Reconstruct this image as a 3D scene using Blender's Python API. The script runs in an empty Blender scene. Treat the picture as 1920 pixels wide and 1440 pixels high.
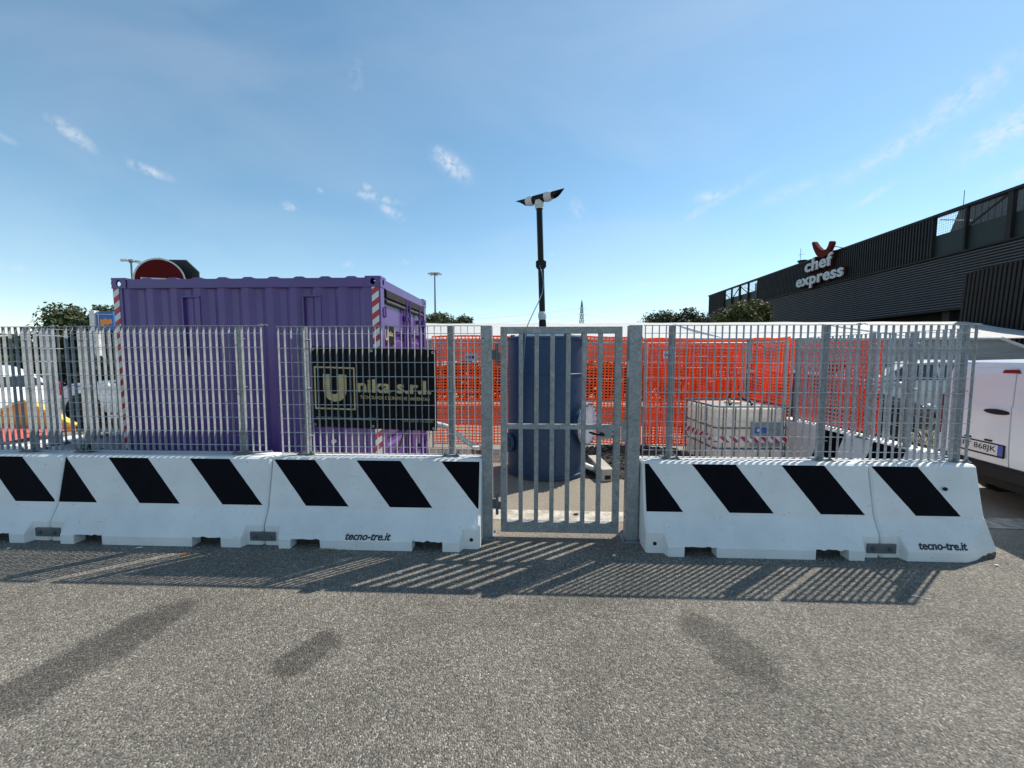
import bpy, math, random
from mathutils import Vector, Matrix
from mathutils import noise as mnoise

random.seed(7)
scene = bpy.context.scene
COL = scene.collection

# ------------------------------------------------------------------ camera
F_PX, CAM_H = 725.0, 1.70
PITCH = math.atan((720 - 668) / F_PX)
cd = bpy.data.cameras.new('camera')
cam = bpy.data.objects.new('camera', cd)
COL.objects.link(cam)
cam.location = (0, 0, CAM_H)
cam.rotation_euler = (math.pi / 2 - PITCH, 0, 0)
cd.sensor_width = 36
cd.lens = F_PX / 1920 * 36
cd.clip_start = 0.05
cd.clip_end = 3000
scene.camera = cam

# ------------------------------------------------------------------ sun and sky
SUN_EL, SUN_AZ = math.radians(52.4), math.radians(56.6)     # azimuth clockwise from +Y
sdir = Vector((math.cos(SUN_EL) * math.sin(SUN_AZ), math.cos(SUN_EL) * math.cos(SUN_AZ), math.sin(SUN_EL)))
sl = bpy.data.lights.new('sun', 'SUN')
sl.energy = 5.0
sl.angle = math.radians(0.53)
sl.color = (1.0, 0.93, 0.82)
so = bpy.data.objects.new('sun', sl)
COL.objects.link(so)
so.rotation_euler = (-sdir).to_track_quat('-Z', 'Y').to_euler()
so.location = (20, 15, 30)

world = bpy.data.worlds.new('World')
scene.world = world
world.use_nodes = True
scene.view_settings.view_transform = 'Standard'
scene.view_settings.look = 'None'
scene.view_settings.exposure = 0.2
scene.view_settings.gamma = 1.0
scene.view_settings.use_curve_mapping = False


def px_dir(u, v):
    c, s = math.cos(PITCH), math.sin(PITCH)
    x = (u - 960) / F_PX
    y = (720 - v) / F_PX
    return Vector((x, c + y * s, -s + y * c)).normalized()


def build_world():
    nt = world.node_tree
    nt.nodes.clear()
    N, L = nt.nodes, nt.links
    out = N.new('ShaderNodeOutputWorld')
    bg = N.new('ShaderNodeBackground')
    bg.inputs['Strength'].default_value = 0.135
    sky = N.new('ShaderNodeTexSky')
    sky.sky_type = 'NISHITA'
    sky.sun_disc = False
    sky.sun_elevation = SUN_EL
    sky.sun_rotation = SUN_AZ
    sky.altitude = 100
    sky.air_density = 1.0
    sky.dust_density = 0.15
    sky.ozone_density = 1.5
    tc = N.new('ShaderNodeTexCoord')

    def math_n(op, a=None, b=None, c=None):
        n = N.new('ShaderNodeMath')
        n.operation = op
        for i, x in enumerate((a, b, c)):
            if x is None:
                continue
            if isinstance(x, (int, float)):
                n.inputs[i].default_value = x
            else:
                L.new(x, n.inputs[i])
        return n.outputs[0]

    def noise_n(scale, detail, dist=0.0, rough=0.6, vec=None):
        n = N.new('ShaderNodeTexNoise')
        n.inputs['Scale'].default_value = scale
        n.inputs['Detail'].default_value = detail
        n.inputs['Roughness'].default_value = rough
        n.inputs['Distortion'].default_value = dist
        L.new(vec if vec is not None else tc.outputs['Generated'], n.inputs['Vector'])
        return n.outputs['Fac']

    def dot_n(vec):
        n = N.new('ShaderNodeVectorMath')
        n.operation = 'DOT_PRODUCT'
        L.new(tc.outputs['Generated'], n.inputs[0])
        n.inputs[1].default_value = vec
        return n.outputs['Value']

    fine = noise_n(48, 6, 0.6, 0.6)
    fine2 = noise_n(120, 4, 0.4, 0.6)
    grain = math_n('ADD', math_n('MULTIPLY', fine, 0.7), math_n('MULTIPLY', fine2, 0.3))
    total = None
    # separate small cumulus and cirrus scraps: pixel of the photo, half sizes, tilt, density
    puffs = [(135, 250, 38, 17, -38, .5), (278, 319, 36, 9, -6, .6), (12, 258, 20, 10, -15, .4), (848, 310, 30, 16, -30, .9),
             (822, 285, 10, 10, 0, .6), (703, 370, 36, 8, -3, .65), (688, 352, 9, 9, 0, .5), (733, 397, 20, 9, -20, .6), (541, 387, 14, 7, 10, .55),
             (600, 357, 6, 5, 0, .4), (650, 496, 12, 6, 0, .55), (760, 492, 7, 6, 0, .45), (1330, 368, 26, 10, 0, .55), (1210, 533, 26, 5, 0, .5),
             (850, 571, 28, 5, 0, .45), (960, 600, 32, 9, 0, .75), (1200, 598, 22, 9, 0, .8), (1115, 603, 60, 6, 0, .6), (1082, 390, 12, 20, 30, .3),
             (1330, 385, 90, 9, 25, .3), (20, 500, 45, 12, 5, .28), (105, 553, 40, 7, 0, .3), (670, 140, 14, 60, -28, .2), (1895, 240, 75, 30, 25, .65),
             (1800, 185, 80, 26, 35, .42), (1630, 370, 32, 9, 30, .5), (1480, 360, 55, 12, 10, .3), (1700, 265, 130, 20, 25, .4), (1037, 475, 8, 5, 0, .4),
             (690, 520, 40, 8, 0, .28), (1905, 330, 40, 14, 10, .4)]
    for (u, v, a, b, rot, dens) in puffs:
        d0 = px_dir(u, v)
        eu = (px_dir(u + 1, v) - d0)
        ev = (px_dir(u, v - 1) - d0)
        su, sv = eu.length, ev.length
        eu, ev = eu / su, ev / sv
        cr, sr = math.cos(math.radians(rot)), math.sin(math.radians(rot))
        ax = eu * cr + ev * sr
        ay = ev * cr - eu * sr
        k = 1.45
        x = math_n('MULTIPLY', math_n('SUBTRACT', dot_n(ax), d0.dot(ax)), 1 / (a * su * k))
        y = math_n('MULTIPLY', math_n('SUBTRACT', dot_n(ay), d0.dot(ay)), 1 / (b * sv * k))
        r2 = math_n('ADD', math_n('MULTIPLY', x, x), math_n('MULTIPLY', y, y))
        e = math_n('EXPONENT', math_n('MULTIPLY', r2, -2.2))
        m = math_n('MULTIPLY', e, math_n('MULTIPLY_ADD', grain, 4.2, -1.55))
        m.node.use_clamp = True
        m = math_n('MULTIPLY', m, dens)
        total = m if total is None else math_n('MAXIMUM', total, m)
    # thin high veil, streaky, everywhere
    mp = N.new('ShaderNodeMapping')
    mp.inputs['Scale'].default_value = (1.2, 2.6, 3.6)
    mp.inputs['Rotation'].default_value = (0.3, 0.5, 0.4)
    L.new(tc.outputs['Generated'], mp.inputs['Vector'])
    veil = noise_n(1.3, 5, 0.5, 0.5, mp.outputs[0])
    veil = math_n('MULTIPLY_ADD', veil, 1.0, -0.42)
    veil.node.use_clamp = True
    veil = math_n('MULTIPLY', veil, 0.5)
    total = math_n('MAXIMUM', total, veil)
    sat = N.new('ShaderNodeHueSaturation')
    sat.inputs['Saturation'].default_value = 1.06
    sat.inputs['Value'].default_value = 1.06
    sat.inputs['Hue'].default_value = 0.484
    L.new(sky.outputs[0], sat.inputs['Color'])
    mix = N.new('ShaderNodeMix')
    mix.data_type = 'RGBA'
    L.new(total, mix.inputs['Factor'])
    L.new(sat.outputs[0], mix.inputs['A'])
    mix.inputs['B'].default_value = (5.6, 5.9, 6.2, 1)
    L.new(mix.outputs['Result'], bg.inputs['Color'])
    L.new(bg.outputs[0], out.inputs['Surface'])


build_world()

# ------------------------------------------------------------------ materials
MATS = {}


def mat(name, col, rough=0.6, metal=0.0, var=0.12, vscale=8.0, bump=0.0, bscale=60.0, spec=0.5, col2=None, transl=0.0, alpha_transm=0.0,
        dirt=0.0, dirtcol=(0.09, 0.08, 0.065), dscale=2.5, coat=0.0, stretch=None, dlo=.52, dhi=.78, sheen=0.0):
    if name in MATS:
        return MATS[name]
    m = bpy.data.materials.new(name)
    m.use_nodes = True
    nt = m.node_tree
    N, L = nt.nodes, nt.links
    b = N['Principled BSDF']
    b.inputs['Roughness'].default_value = rough
    b.inputs['Metallic'].default_value = metal
    b.inputs['Specular IOR Level'].default_value = spec
    b.inputs['Coat Weight'].default_value = coat
    b.inputs['Coat Roughness'].default_value = 0.08
    b.inputs['Sheen Weight'].default_value = sheen
    b.inputs['Sheen Roughness'].default_value = 0.4
    if alpha_transm:
        b.inputs['Transmission Weight'].default_value = alpha_transm
    tc = N.new('ShaderNodeTexCoord')
    vec = tc.outputs['Object']
    if stretch:
        mp = N.new('ShaderNodeMapping')
        mp.inputs['Scale'].default_value = stretch
        L.new(vec, mp.inputs['Vector'])
        vec = mp.outputs[0]
    no = N.new('ShaderNodeTexNoise')
    no.inputs['Scale'].default_value = vscale
    no.inputs['Detail'].default_value = 5
    L.new(vec, no.inputs['Vector'])
    mx = N.new('ShaderNodeMix')
    mx.data_type = 'RGBA'
    c2 = col2 if col2 else tuple(max(0, c * (1 - 2 * var)) for c in col)
    c1 = col if col2 else tuple(min(1, c * (1 + var)) for c in col)
    mx.inputs['A'].default_value = (*c1, 1)
    mx.inputs['B'].default_value = (*c2, 1)
    rp = N.new('ShaderNodeMapRange')
    rp.inputs['From Min'].default_value = 0.3
    rp.inputs['From Max'].default_value = 0.7
    L.new(no.outputs['Fac'], rp.inputs['Value'])
    L.new(rp.outputs[0], mx.inputs['Factor'])
    res = mx.outputs['Result']
    if dirt > 0:
        n2 = N.new('ShaderNodeTexNoise')
        n2.inputs['Scale'].default_value = dscale
        n2.inputs['Detail'].default_value = 8
        n2.inputs['Roughness'].default_value = 0.7
        L.new(tc.outputs['Object'], n2.inputs['Vector'])
        r2 = N.new('ShaderNodeMapRange')
        r2.inputs['From Min'].default_value = dlo
        r2.inputs['From Max'].default_value = dhi
        r2.inputs['To Max'].default_value = dirt
        L.new(n2.outputs['Fac'], r2.inputs['Value'])
        m2 = N.new('ShaderNodeMix')
        m2.data_type = 'RGBA'
        L.new(r2.outputs[0], m2.inputs['Factor'])
        L.new(res, m2.inputs['A'])
        m2.inputs['B'].default_value = (*dirtcol, 1)
        res = m2.outputs['Result']
    L.new(res, b.inputs['Base Color'])
    if bump:
        n3 = N.new('ShaderNodeTexNoise')
        n3.inputs['Scale'].default_value = bscale
        n3.inputs['Detail'].default_value = 4
        L.new(tc.outputs['Object'], n3.inputs['Vector'])
        bp = N.new('ShaderNodeBump')
        bp.inputs['Strength'].default_value = bump
        bp.inputs['Distance'].default_value = 0.01
        L.new(n3.outputs['Fac'], bp.inputs['Height'])
        L.new(bp.outputs[0], b.inputs['Normal'])
    if transl:
        tr = N.new('ShaderNodeBsdfTranslucent')
        L.new(res, tr.inputs['Color'])
        ms = N.new('ShaderNodeMixShader')
        ms.inputs[0].default_value = transl
        L.new(b.outputs[0], ms.inputs[1])
        L.new(tr.outputs[0], ms.inputs[2])
        L.new(ms.outputs[0], N['Material Output'].inputs['Surface'])
    MATS[name] = m
    return m


def asphalt(name, tone, stains):
    m = bpy.data.materials.new(name)
    m.use_nodes = True
    nt = m.node_tree
    N, L = nt.nodes, nt.links
    b = N['Principled BSDF']
    b.inputs['Roughness'].default_value = 0.72
    b.inputs['Specular IOR Level'].default_value = 0.45
    geo = N.new('ShaderNodeNewGeometry')
    pos = geo.outputs['Position']

    def mth(op, a=None, b_=None, c=None, clamp=False):
        n = N.new('ShaderNodeMath')
        n.operation = op
        n.use_clamp = clamp
        for i, x in enumerate((a, b_, c)):
            if x is None:
                continue
            if isinstance(x, (int, float)):
                n.inputs[i].default_value = x
            else:
                L.new(x, n.inputs[i])
        return n.outputs[0]

    def noise_n(scale, detail, rough=.6):
        n = N.new('ShaderNodeTexNoise')
        n.inputs['Scale'].default_value = scale
        n.inputs['Detail'].default_value = detail
        n.inputs['Roughness'].default_value = rough
        L.new(pos, n.inputs['Vector'])
        return n.outputs['Fac']
    vo = N.new('ShaderNodeTexVoronoi')
    vo.inputs['Scale'].default_value = 110
    L.new(pos, vo.inputs['Vector'])
    sep = N.new('ShaderNodeSeparateColor')
    L.new(vo.outputs['Color'], sep.inputs[0])
    vo2 = N.new('ShaderNodeTexVoronoi')
    vo2.inputs['Scale'].default_value = 240
    L.new(pos, vo2.inputs['Vector'])
    sep2 = N.new('ShaderNodeSeparateColor')
    L.new(vo2.outputs['Color'], sep2.inputs[0])
    ramp = N.new('ShaderNodeValToRGB')
    el = ramp.color_ramp.elements
    el[0].position = 0.0
    el[0].color = (.045, .043, .040, 1)
    el[1].position = 1.0
    el[1].color = (.64, .615, .58, 1)
    for p, c in ((.25, (.105, .099, .090)), (.6, (.19, .18, .163)), (.80, (.28, .265, .24)), (.90, (.41, .39, .355))):
        e = el.new(p)
        e.color = (*c, 1)
    L.new(mth('ADD', mth('MULTIPLY', sep.outputs[0], .62), mth('MULTIPLY', sep2.outputs[0], .38)), ramp.inputs[0])
    big = noise_n(0.9, 6, .62)
    mid = noise_n(6.0, 5, .65)
    k = mth('MULTIPLY_ADD', big, 1.05, 0.47)
    k = mth('MULTIPLY', k, mth('MULTIPLY_ADD', mid, 0.5, 0.75))
    # sunlight painted into the colour: paler ground inside the enclosure (behind the barrier line)
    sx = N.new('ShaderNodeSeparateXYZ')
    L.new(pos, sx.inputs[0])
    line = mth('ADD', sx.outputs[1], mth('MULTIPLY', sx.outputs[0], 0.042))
    sunlit_mix = mth('MULTIPLY_ADD', mth('ADD', line, mth('MULTIPLY', mid, .25)), 2.0, -7.0, clamp=True)
    # tyre and water stains: (x, y, half length, half width, angle, strength)
    st = None
    edge = noise_n(5, 7, .75)
    for (x0, y0, a, w, ang, strg) in stains:
        ca, sa = math.cos(math.radians(ang)), math.sin(math.radians(ang))
        dx = mth('SUBTRACT', sx.outputs[0], x0)
        dy = mth('SUBTRACT', sx.outputs[1], y0)
        p = mth('MULTIPLY', mth('ADD', mth('MULTIPLY', dx, ca), mth('MULTIPLY', dy, sa)), 1 / a)
        q = mth('MULTIPLY', mth('SUBTRACT', mth('MULTIPLY', dy, ca), mth('MULTIPLY', dx, sa)), 1 / w)
        p2 = mth('POWER', mth('ABSOLUTE', p), 4.0)
        r = mth('ADD', p2, mth('MULTIPLY', q, q))
        r = mth('ADD', r, mth('MULTIPLY_ADD', edge, 3.0, -1.5))
        v = mth('MULTIPLY', mth('MULTIPLY_ADD', r, -1.7, 1.9, clamp=True), strg)
        st = v if st is None else mth('MAXIMUM', st, v)
    k = mth('MULTIPLY', k, mth('MULTIPLY_ADD', st, -1.0, 1.0))
    mul = N.new('ShaderNodeMix')
    mul.data_type = 'RGBA'
    mul.blend_type = 'MULTIPLY'
    mul.inputs['Factor'].default_value = 1
    L.new(ramp.outputs[0], mul.inputs['A'])
    cmb = N.new('ShaderNodeCombineColor')
    for i in range(3):
        L.new(mth('MULTIPLY', k, tone[i]), cmb.inputs[i])
    L.new(cmb.outputs[0], mul.inputs['B'])
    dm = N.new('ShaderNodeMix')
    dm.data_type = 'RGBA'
    L.new(mth('MULTIPLY', sunlit_mix, .55), dm.inputs['Factor'])
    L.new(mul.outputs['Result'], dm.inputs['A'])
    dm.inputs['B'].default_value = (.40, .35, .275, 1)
    L.new(dm.outputs['Result'], b.inputs['Base Color'])
    bp = N.new('ShaderNodeBump')
    bp.inputs['Strength'].default_value = 0.45
    bp.inputs['Distance'].default_value = 0.004
    h = mth('ADD', mth('MULTIPLY', vo.outputs['Distance'], -60), mth('MULTIPLY', sep.outputs[1], .5))
    h = mth('ADD', h, mth('MULTIPLY', noise_n(320, 3), .6))
    L.new(h, bp.inputs['Height'])
    L.new(bp.outputs[0], b.inputs['Normal'])
    return m


def galv(name, col=(.36, .385, .40), metal=.35, rough=.5):
    if name in MATS:
        return MATS[name]
    m = mat(name, col, rough, metal, var=.1, vscale=14, bump=.05, bscale=30)
    N, L = m.node_tree.nodes, m.node_tree.links
    b = N['Principled BSDF']
    vo = N.new('ShaderNodeTexVoronoi')
    vo.inputs['Scale'].default_value = 70
    tc = N.new('ShaderNodeTexCoord')
    L.new(tc.outputs['Object'], vo.inputs['Vector'])
    sp = N.new('ShaderNodeSeparateColor')
    L.new(vo.outputs['Color'], sp.inputs[0])
    mr = N.new('ShaderNodeMapRange')
    mr.inputs['To Min'].default_value = rough - .12
    mr.inputs['To Max'].default_value = rough + .14
    L.new(sp.outputs[0], mr.inputs['Value'])
    L.new(mr.outputs[0], b.inputs['Roughness'])
    old = b.inputs['Base Color'].links[0].from_socket
    mx = N.new('ShaderNodeMix')
    mx.data_type = 'RGBA'
    mx.blend_type = 'MULTIPLY'
    mx.inputs['Factor'].default_value = 1
    mr2 = N.new('ShaderNodeMapRange')
    mr2.inputs['To Min'].default_value = .78
    mr2.inputs['To Max'].default_value = 1.12
    L.new(sp.outputs[1], mr2.inputs['Value'])
    cc = N.new('ShaderNodeCombineColor')
    for i in range(3):
        L.new(mr2.outputs[0], cc.inputs[i])
    L.new(old, mx.inputs['A'])
    L.new(cc.outputs[0], mx.inputs['B'])
    L.new(mx.outputs['Result'], b.inputs['Base Color'])
    return m


def tape_mat(name, period, kx, ky, kz, c1=(.72, .72, .72), c2=(.48, .03, .05)):
    """red and white hazard tape: diagonal bands in object space"""
    m = bpy.data.materials.new(name)
    m.use_nodes = True
    N, L = m.node_tree.nodes, m.node_tree.links
    b = N['Principled BSDF']
    b.inputs['Roughness'].default_value = .4
    tc = N.new('ShaderNodeTexCoord')
    d = N.new('ShaderNodeVectorMath')
    d.operation = 'DOT_PRODUCT'
    d.inputs[1].default_value = (kx / period, ky / period, kz / period)
    L.new(tc.outputs['Object'], d.inputs[0])
    fr = N.new('ShaderNodeMath')
    fr.operation = 'FRACT'
    L.new(d.outputs['Value'], fr.inputs[0])
    gt = N.new('ShaderNodeMath')
    gt.operation = 'GREATER_THAN'
    gt.inputs[1].default_value = .5
    L.new(fr.outputs[0], gt.inputs[0])
    mx = N.new('ShaderNodeMix')
    mx.data_type = 'RGBA'
    mx.inputs['A'].default_value = (*c1, 1)
    mx.inputs['B'].default_value = (*c2, 1)
    L.new(gt.outputs[0], mx.inputs['Factor'])
    L.new(mx.outputs['Result'], b.inputs['Base Color'])
    return m


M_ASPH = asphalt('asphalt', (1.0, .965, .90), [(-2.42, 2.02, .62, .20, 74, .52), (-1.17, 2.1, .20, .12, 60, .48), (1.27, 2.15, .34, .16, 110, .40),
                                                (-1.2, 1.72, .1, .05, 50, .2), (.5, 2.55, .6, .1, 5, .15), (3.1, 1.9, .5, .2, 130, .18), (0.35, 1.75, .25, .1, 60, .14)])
M_CONC = mat('white_painted_concrete', (.76, .76, .75), .7, var=.05, vscale=3, bump=.35, bscale=55, dirt=.3, dirtcol=(.36, .35, .32), dscale=16, dlo=.58, dhi=.8)


def add_scuffs(m):
    """thin rubbed streaks and small chips, each with its own shape"""
    N, L = m.node_tree.nodes, m.node_tree.links
    b = N['Principled BSDF']
    src = b.inputs['Base Color'].links[0].from_socket
    tc = N.new('ShaderNodeTexCoord')
    oi = N.new('ShaderNodeObjectInfo')
    ad = N.new('ShaderNodeVectorMath')
    L.new(tc.outputs['Object'], ad.inputs[0])
    L.new(oi.outputs['Location'], ad.inputs[1])
    mp = N.new('ShaderNodeMapping')
    mp.inputs['Scale'].default_value = (1.6, 8, 26)
    mp.inputs['Rotation'].default_value = (0, .12, 0)
    L.new(ad.outputs[0], mp.inputs['Vector'])
    n1 = N.new('ShaderNodeTexNoise')
    n1.inputs['Scale'].default_value = 1.6
    n1.inputs['Detail'].default_value = 6
    n1.inputs['Roughness'].default_value = .7
    L.new(mp.outputs[0], n1.inputs['Vector'])
    r1 = N.new('ShaderNodeMapRange')
    r1.inputs['From Min'].default_value = .63
    r1.inputs['From Max'].default_value = .74
    r1.inputs['To Max'].default_value = .55
    L.new(n1.outputs['Fac'], r1.inputs['Value'])
    v = N.new('ShaderNodeTexNoise')
    v.inputs['Scale'].default_value = 38
    v.inputs['Detail'].default_value = 3
    L.new(ad.outputs[0], v.inputs['Vector'])
    r2 = N.new('ShaderNodeMapRange')
    r2.inputs['From Min'].default_value = .70
    r2.inputs['From Max'].default_value = .73
    r2.inputs['To Max'].default_value = .7
    L.new(v.outputs['Fac'], r2.inputs['Value'])
    mxm = N.new('ShaderNodeMath')
    mxm.operation = 'MAXIMUM'
    L.new(r1.outputs[0], mxm.inputs[0])
    L.new(r2.outputs[0], mxm.inputs[1])
    mx = N.new('ShaderNodeMix')
    mx.data_type = 'RGBA'
    L.new(mxm.outputs[0], mx.inputs['Factor'])
    L.new(src, mx.inputs['A'])
    mx.inputs['B'].default_value = (.33, .32, .30, 1)
    L.new(mx.outputs['Result'], b.inputs['Base Color'])


add_scuffs(M_CONC)
M_SLOTSHADE = mat('dark_slot_shade', (.05, .045, .04), .95, var=.4, vscale=15, bump=.8)  # dark colour standing in for the shade inside the barrier slots
M_BLACKP = mat('black_road_paint', (.004, .004, .007), .85, var=.2, bump=.3, bscale=55, spec=.12)
M_GALV = galv('galvanised_steel', (.30, .325, .335))
M_GALVB = galv('galvanised_bars', (.41, .45, .475), .25, .48)
M_WIREF = galv('galvanised_cross_wire', (.50, .53, .55), .2, .45)
M_STEEL = mat('grey_plate_steel', (.14, .16, .175), .5, .5, bump=.05)
M_PURP = mat('purple_container_paint', (.096, .045, .22), .42, var=.06, vscale=3, bump=.06, bscale=25, dirt=.2, dirtcol=(.09, .06, .2), dscale=4, coat=.25)
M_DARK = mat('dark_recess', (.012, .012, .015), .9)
M_BLUE = mat('blue_tank_paint', (.010, .048, .115), .5, var=.08, vscale=4, dirt=.3, dirtcol=(.08, .1, .16), dscale=7, sheen=.12, stretch=(3, 3, .35))
M_FLANGE = mat('grey_flange_paint', (.38, .40, .48), .45, dirt=.25)
M_BLKPIPE = mat('black_polyethylene', (.006, .006, .007), .4, var=.1, spec=.25)
M_GREYPL = mat('grey_white_plastic', (.62, .64, .64), .45, var=.04)
M_NET = mat('orange_safety_net', (.93, .095, .011), .55, var=.08, vscale=5, transl=.5)
M_NET2 = mat('red_safety_net', (.80, .06, .03), .55, var=.1, vscale=5, transl=.45)
M_WHITEPL = mat('translucent_white_plastic', (.86, .83, .77), .42, var=.05, transl=.55, dirt=.15, dirtcol=(.4, .36, .28))
M_WIRE = mat('thin_grey_wire', (.55, .56, .56), .45, .4)
M_CARW = mat('white_car_paint', (.78, .82, .86), .32, var=.01, coat=.4)
M_CARG = mat('pale_grey_car_paint', (.55, .57, .58), .3, var=.01, coat=.6)
M_CARD = mat('dark_car_paint', (.02, .022, .028), .25, var=.01, coat=.6)
M_GLASS = mat('dark_car_glass', (.015, .018, .02), .06, var=.0, spec=.8)
M_RUB = mat('black_rubber', (.018, .018, .019), .8, bump=.1)
M_BLKPLAST = mat('black_trim_plastic', (.012, .012, .014), .6, spec=.25)
M_REDLENS = mat('dark_red_lens', (.25, .008, .012), .15, var=.02)
M_RIM = mat('grey_alloy', (.45, .46, .47), .35, .7)
M_FAB = mat('white_canopy_fabric', (.60, .595, .58), .8, var=.05, vscale=4, bump=.5, bscale=9, transl=.12, stretch=(1, 1, 6))
M_VAL = mat('shaded_canopy_fabric', (.36, .36, .355), .85, transl=.25, var=.12, vscale=2.5, bump=.7, bscale=12, stretch=(.6, .6, 8))  # same canopy cloth, with the valance's shade painted in as grey
M_WHITEM = mat('white_painted_metal', (.75, .75, .74), .45)
M_CLAD = mat('dark_metal_cladding', (.034, .036, .040), .6, 0, var=.15, vscale=.8, spec=.25)
M_CLADB = mat('brown_black_cladding', (.024, .023, .023), .6, 0, var=.15, vscale=.8, spec=.25)
M_SLAT = mat('blue_black_slats', (.11, .12, .14), .55, 0, var=.1, spec=.3)
M_GREEND = mat('dark_green_panel', (.012, .026, .026), .6, var=.1)
M_LETTER = mat('grey_white_letter_face', (.52, .56, .58), .5, var=.03)
M_MAROON = mat('dark_maroon', (.05, .01, .012), .9, var=.05, spec=.1)
M_SWOOSH = mat('chili_red_sign', (.13, .018, .015), .9, var=.05, spec=.1)
M_ROOFBOX = mat('grey_roof_housing', (.12, .125, .13), .6)
M_WIN = mat('dark_shop_glass', (.01, .015, .02), .08, spec=.8)
M_GOLD = mat('gold_print', (.58, .45, .22), .5, var=.12, vscale=12)
M_BANNER = mat('black_banner_vinyl', (.005, .005, .007), .6, var=.1, vscale=3, spec=.2)
M_PALEPR = mat('pale_small_print', (.35, .33, .28), .6)
M_BARK = mat('bark', (.07, .055, .04), .9, bump=.5, bscale=20)
M_LEAF = [mat('leaf_green', (.06, .085, .022), .6, var=.35, vscale=1.2, transl=.3),
          mat('leaf_dark_green', (.035, .055, .018), .6, var=.35, vscale=1.2, transl=.25),
          mat('leaf_yellow_green', (.09, .105, .03), .6, var=.35, vscale=1.2, transl=.3)]
M_LAMP = mat('lamp_post_steel', (.2, .21, .22), .5, .4)
M_SIGNRED = mat('no_entry_red', (.10, .004, .005), .7, var=.02, spec=.15)
M_SIGNWH = mat('sign_white', (.62, .62, .62), .5, var=.02)
M_SIGNBK = mat('sign_back_black', (.012, .016, .016), .6)
M_SIGNBLUE = mat('sign_blue', (.02, .13, .42), .4, var=.03)
M_SIGNOR = mat('sign_orange', (.85, .28, .04), .4, var=.03)
M_YEL = mat('yellow_plastic', (.85, .58, .12), .4, var=.05)
M_ORA = mat('orange_plastic', (.80, .36, .07), .4, var=.06)
M_REDPL = mat('faded_red_plastic', (.70, .16, .12), .45, var=.12)
M_CONCG = mat('grey_concrete', (.42, .40, .35), .85, var=.12, bump=.4, bscale=30)
M_GRAVEL = mat('dark_gravel', (.035, .031, .027), .95, var=.5, vscale=20, bump=.8, bscale=45)
M_STONE = mat('dark_stone', (.05, .044, .038), .95, var=.4, vscale=9, bump=.4)
M_WEED = mat('dry_weeds', (.20, .19, .06), .8, var=.3, transl=.25)
M_STRAW = mat('straw', (.33, .26, .14), .85, var=.25)
M_PAPER = mat('white_paper', (.75, .74, .71), .8)
M_SCRAPO = mat('orange_scrap_plastic', (.85, .20, .03), .5)
M_BROWN = mat('brown_plastic', (.09, .045, .02), .5)
M_PLATE = mat('number_plate_white', (.70, .70, .70), .35, var=.01)
M_PLBLUE = mat('number_plate_blue', (.02, .07, .45), .35, var=.01)
M_INK = mat('black_ink', (.01, .01, .012), .6)
M_IBCBLUE = mat('label_blue', (.03, .11, .42), .4)
M_GREENCAP = mat('dark_green_glass', (.012, .05, .03), .3)
M_TAPEV = tape_mat('hazard_tape_upright', .135, -.75, 0, 1)
M_TAPEH = tape_mat('hazard_tape_belt', .135, 1.0, 1.0, 1.0)
M_HOSE = mat('grey_white_hose', (.60, .60, .58), .5, var=.08, bump=.3, bscale=40)
M_PYLON = mat('pylon_steel', (.16, .18, .20), .6)
M_MARK = mat('worn_white_road_paint', (.56, .52, .45), .75, var=.1, vscale=10, dirt=.92, dirtcol=(.25, .22, .18), dscale=7, dlo=.43, dhi=.60, bump=.4, bscale=50)


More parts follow.
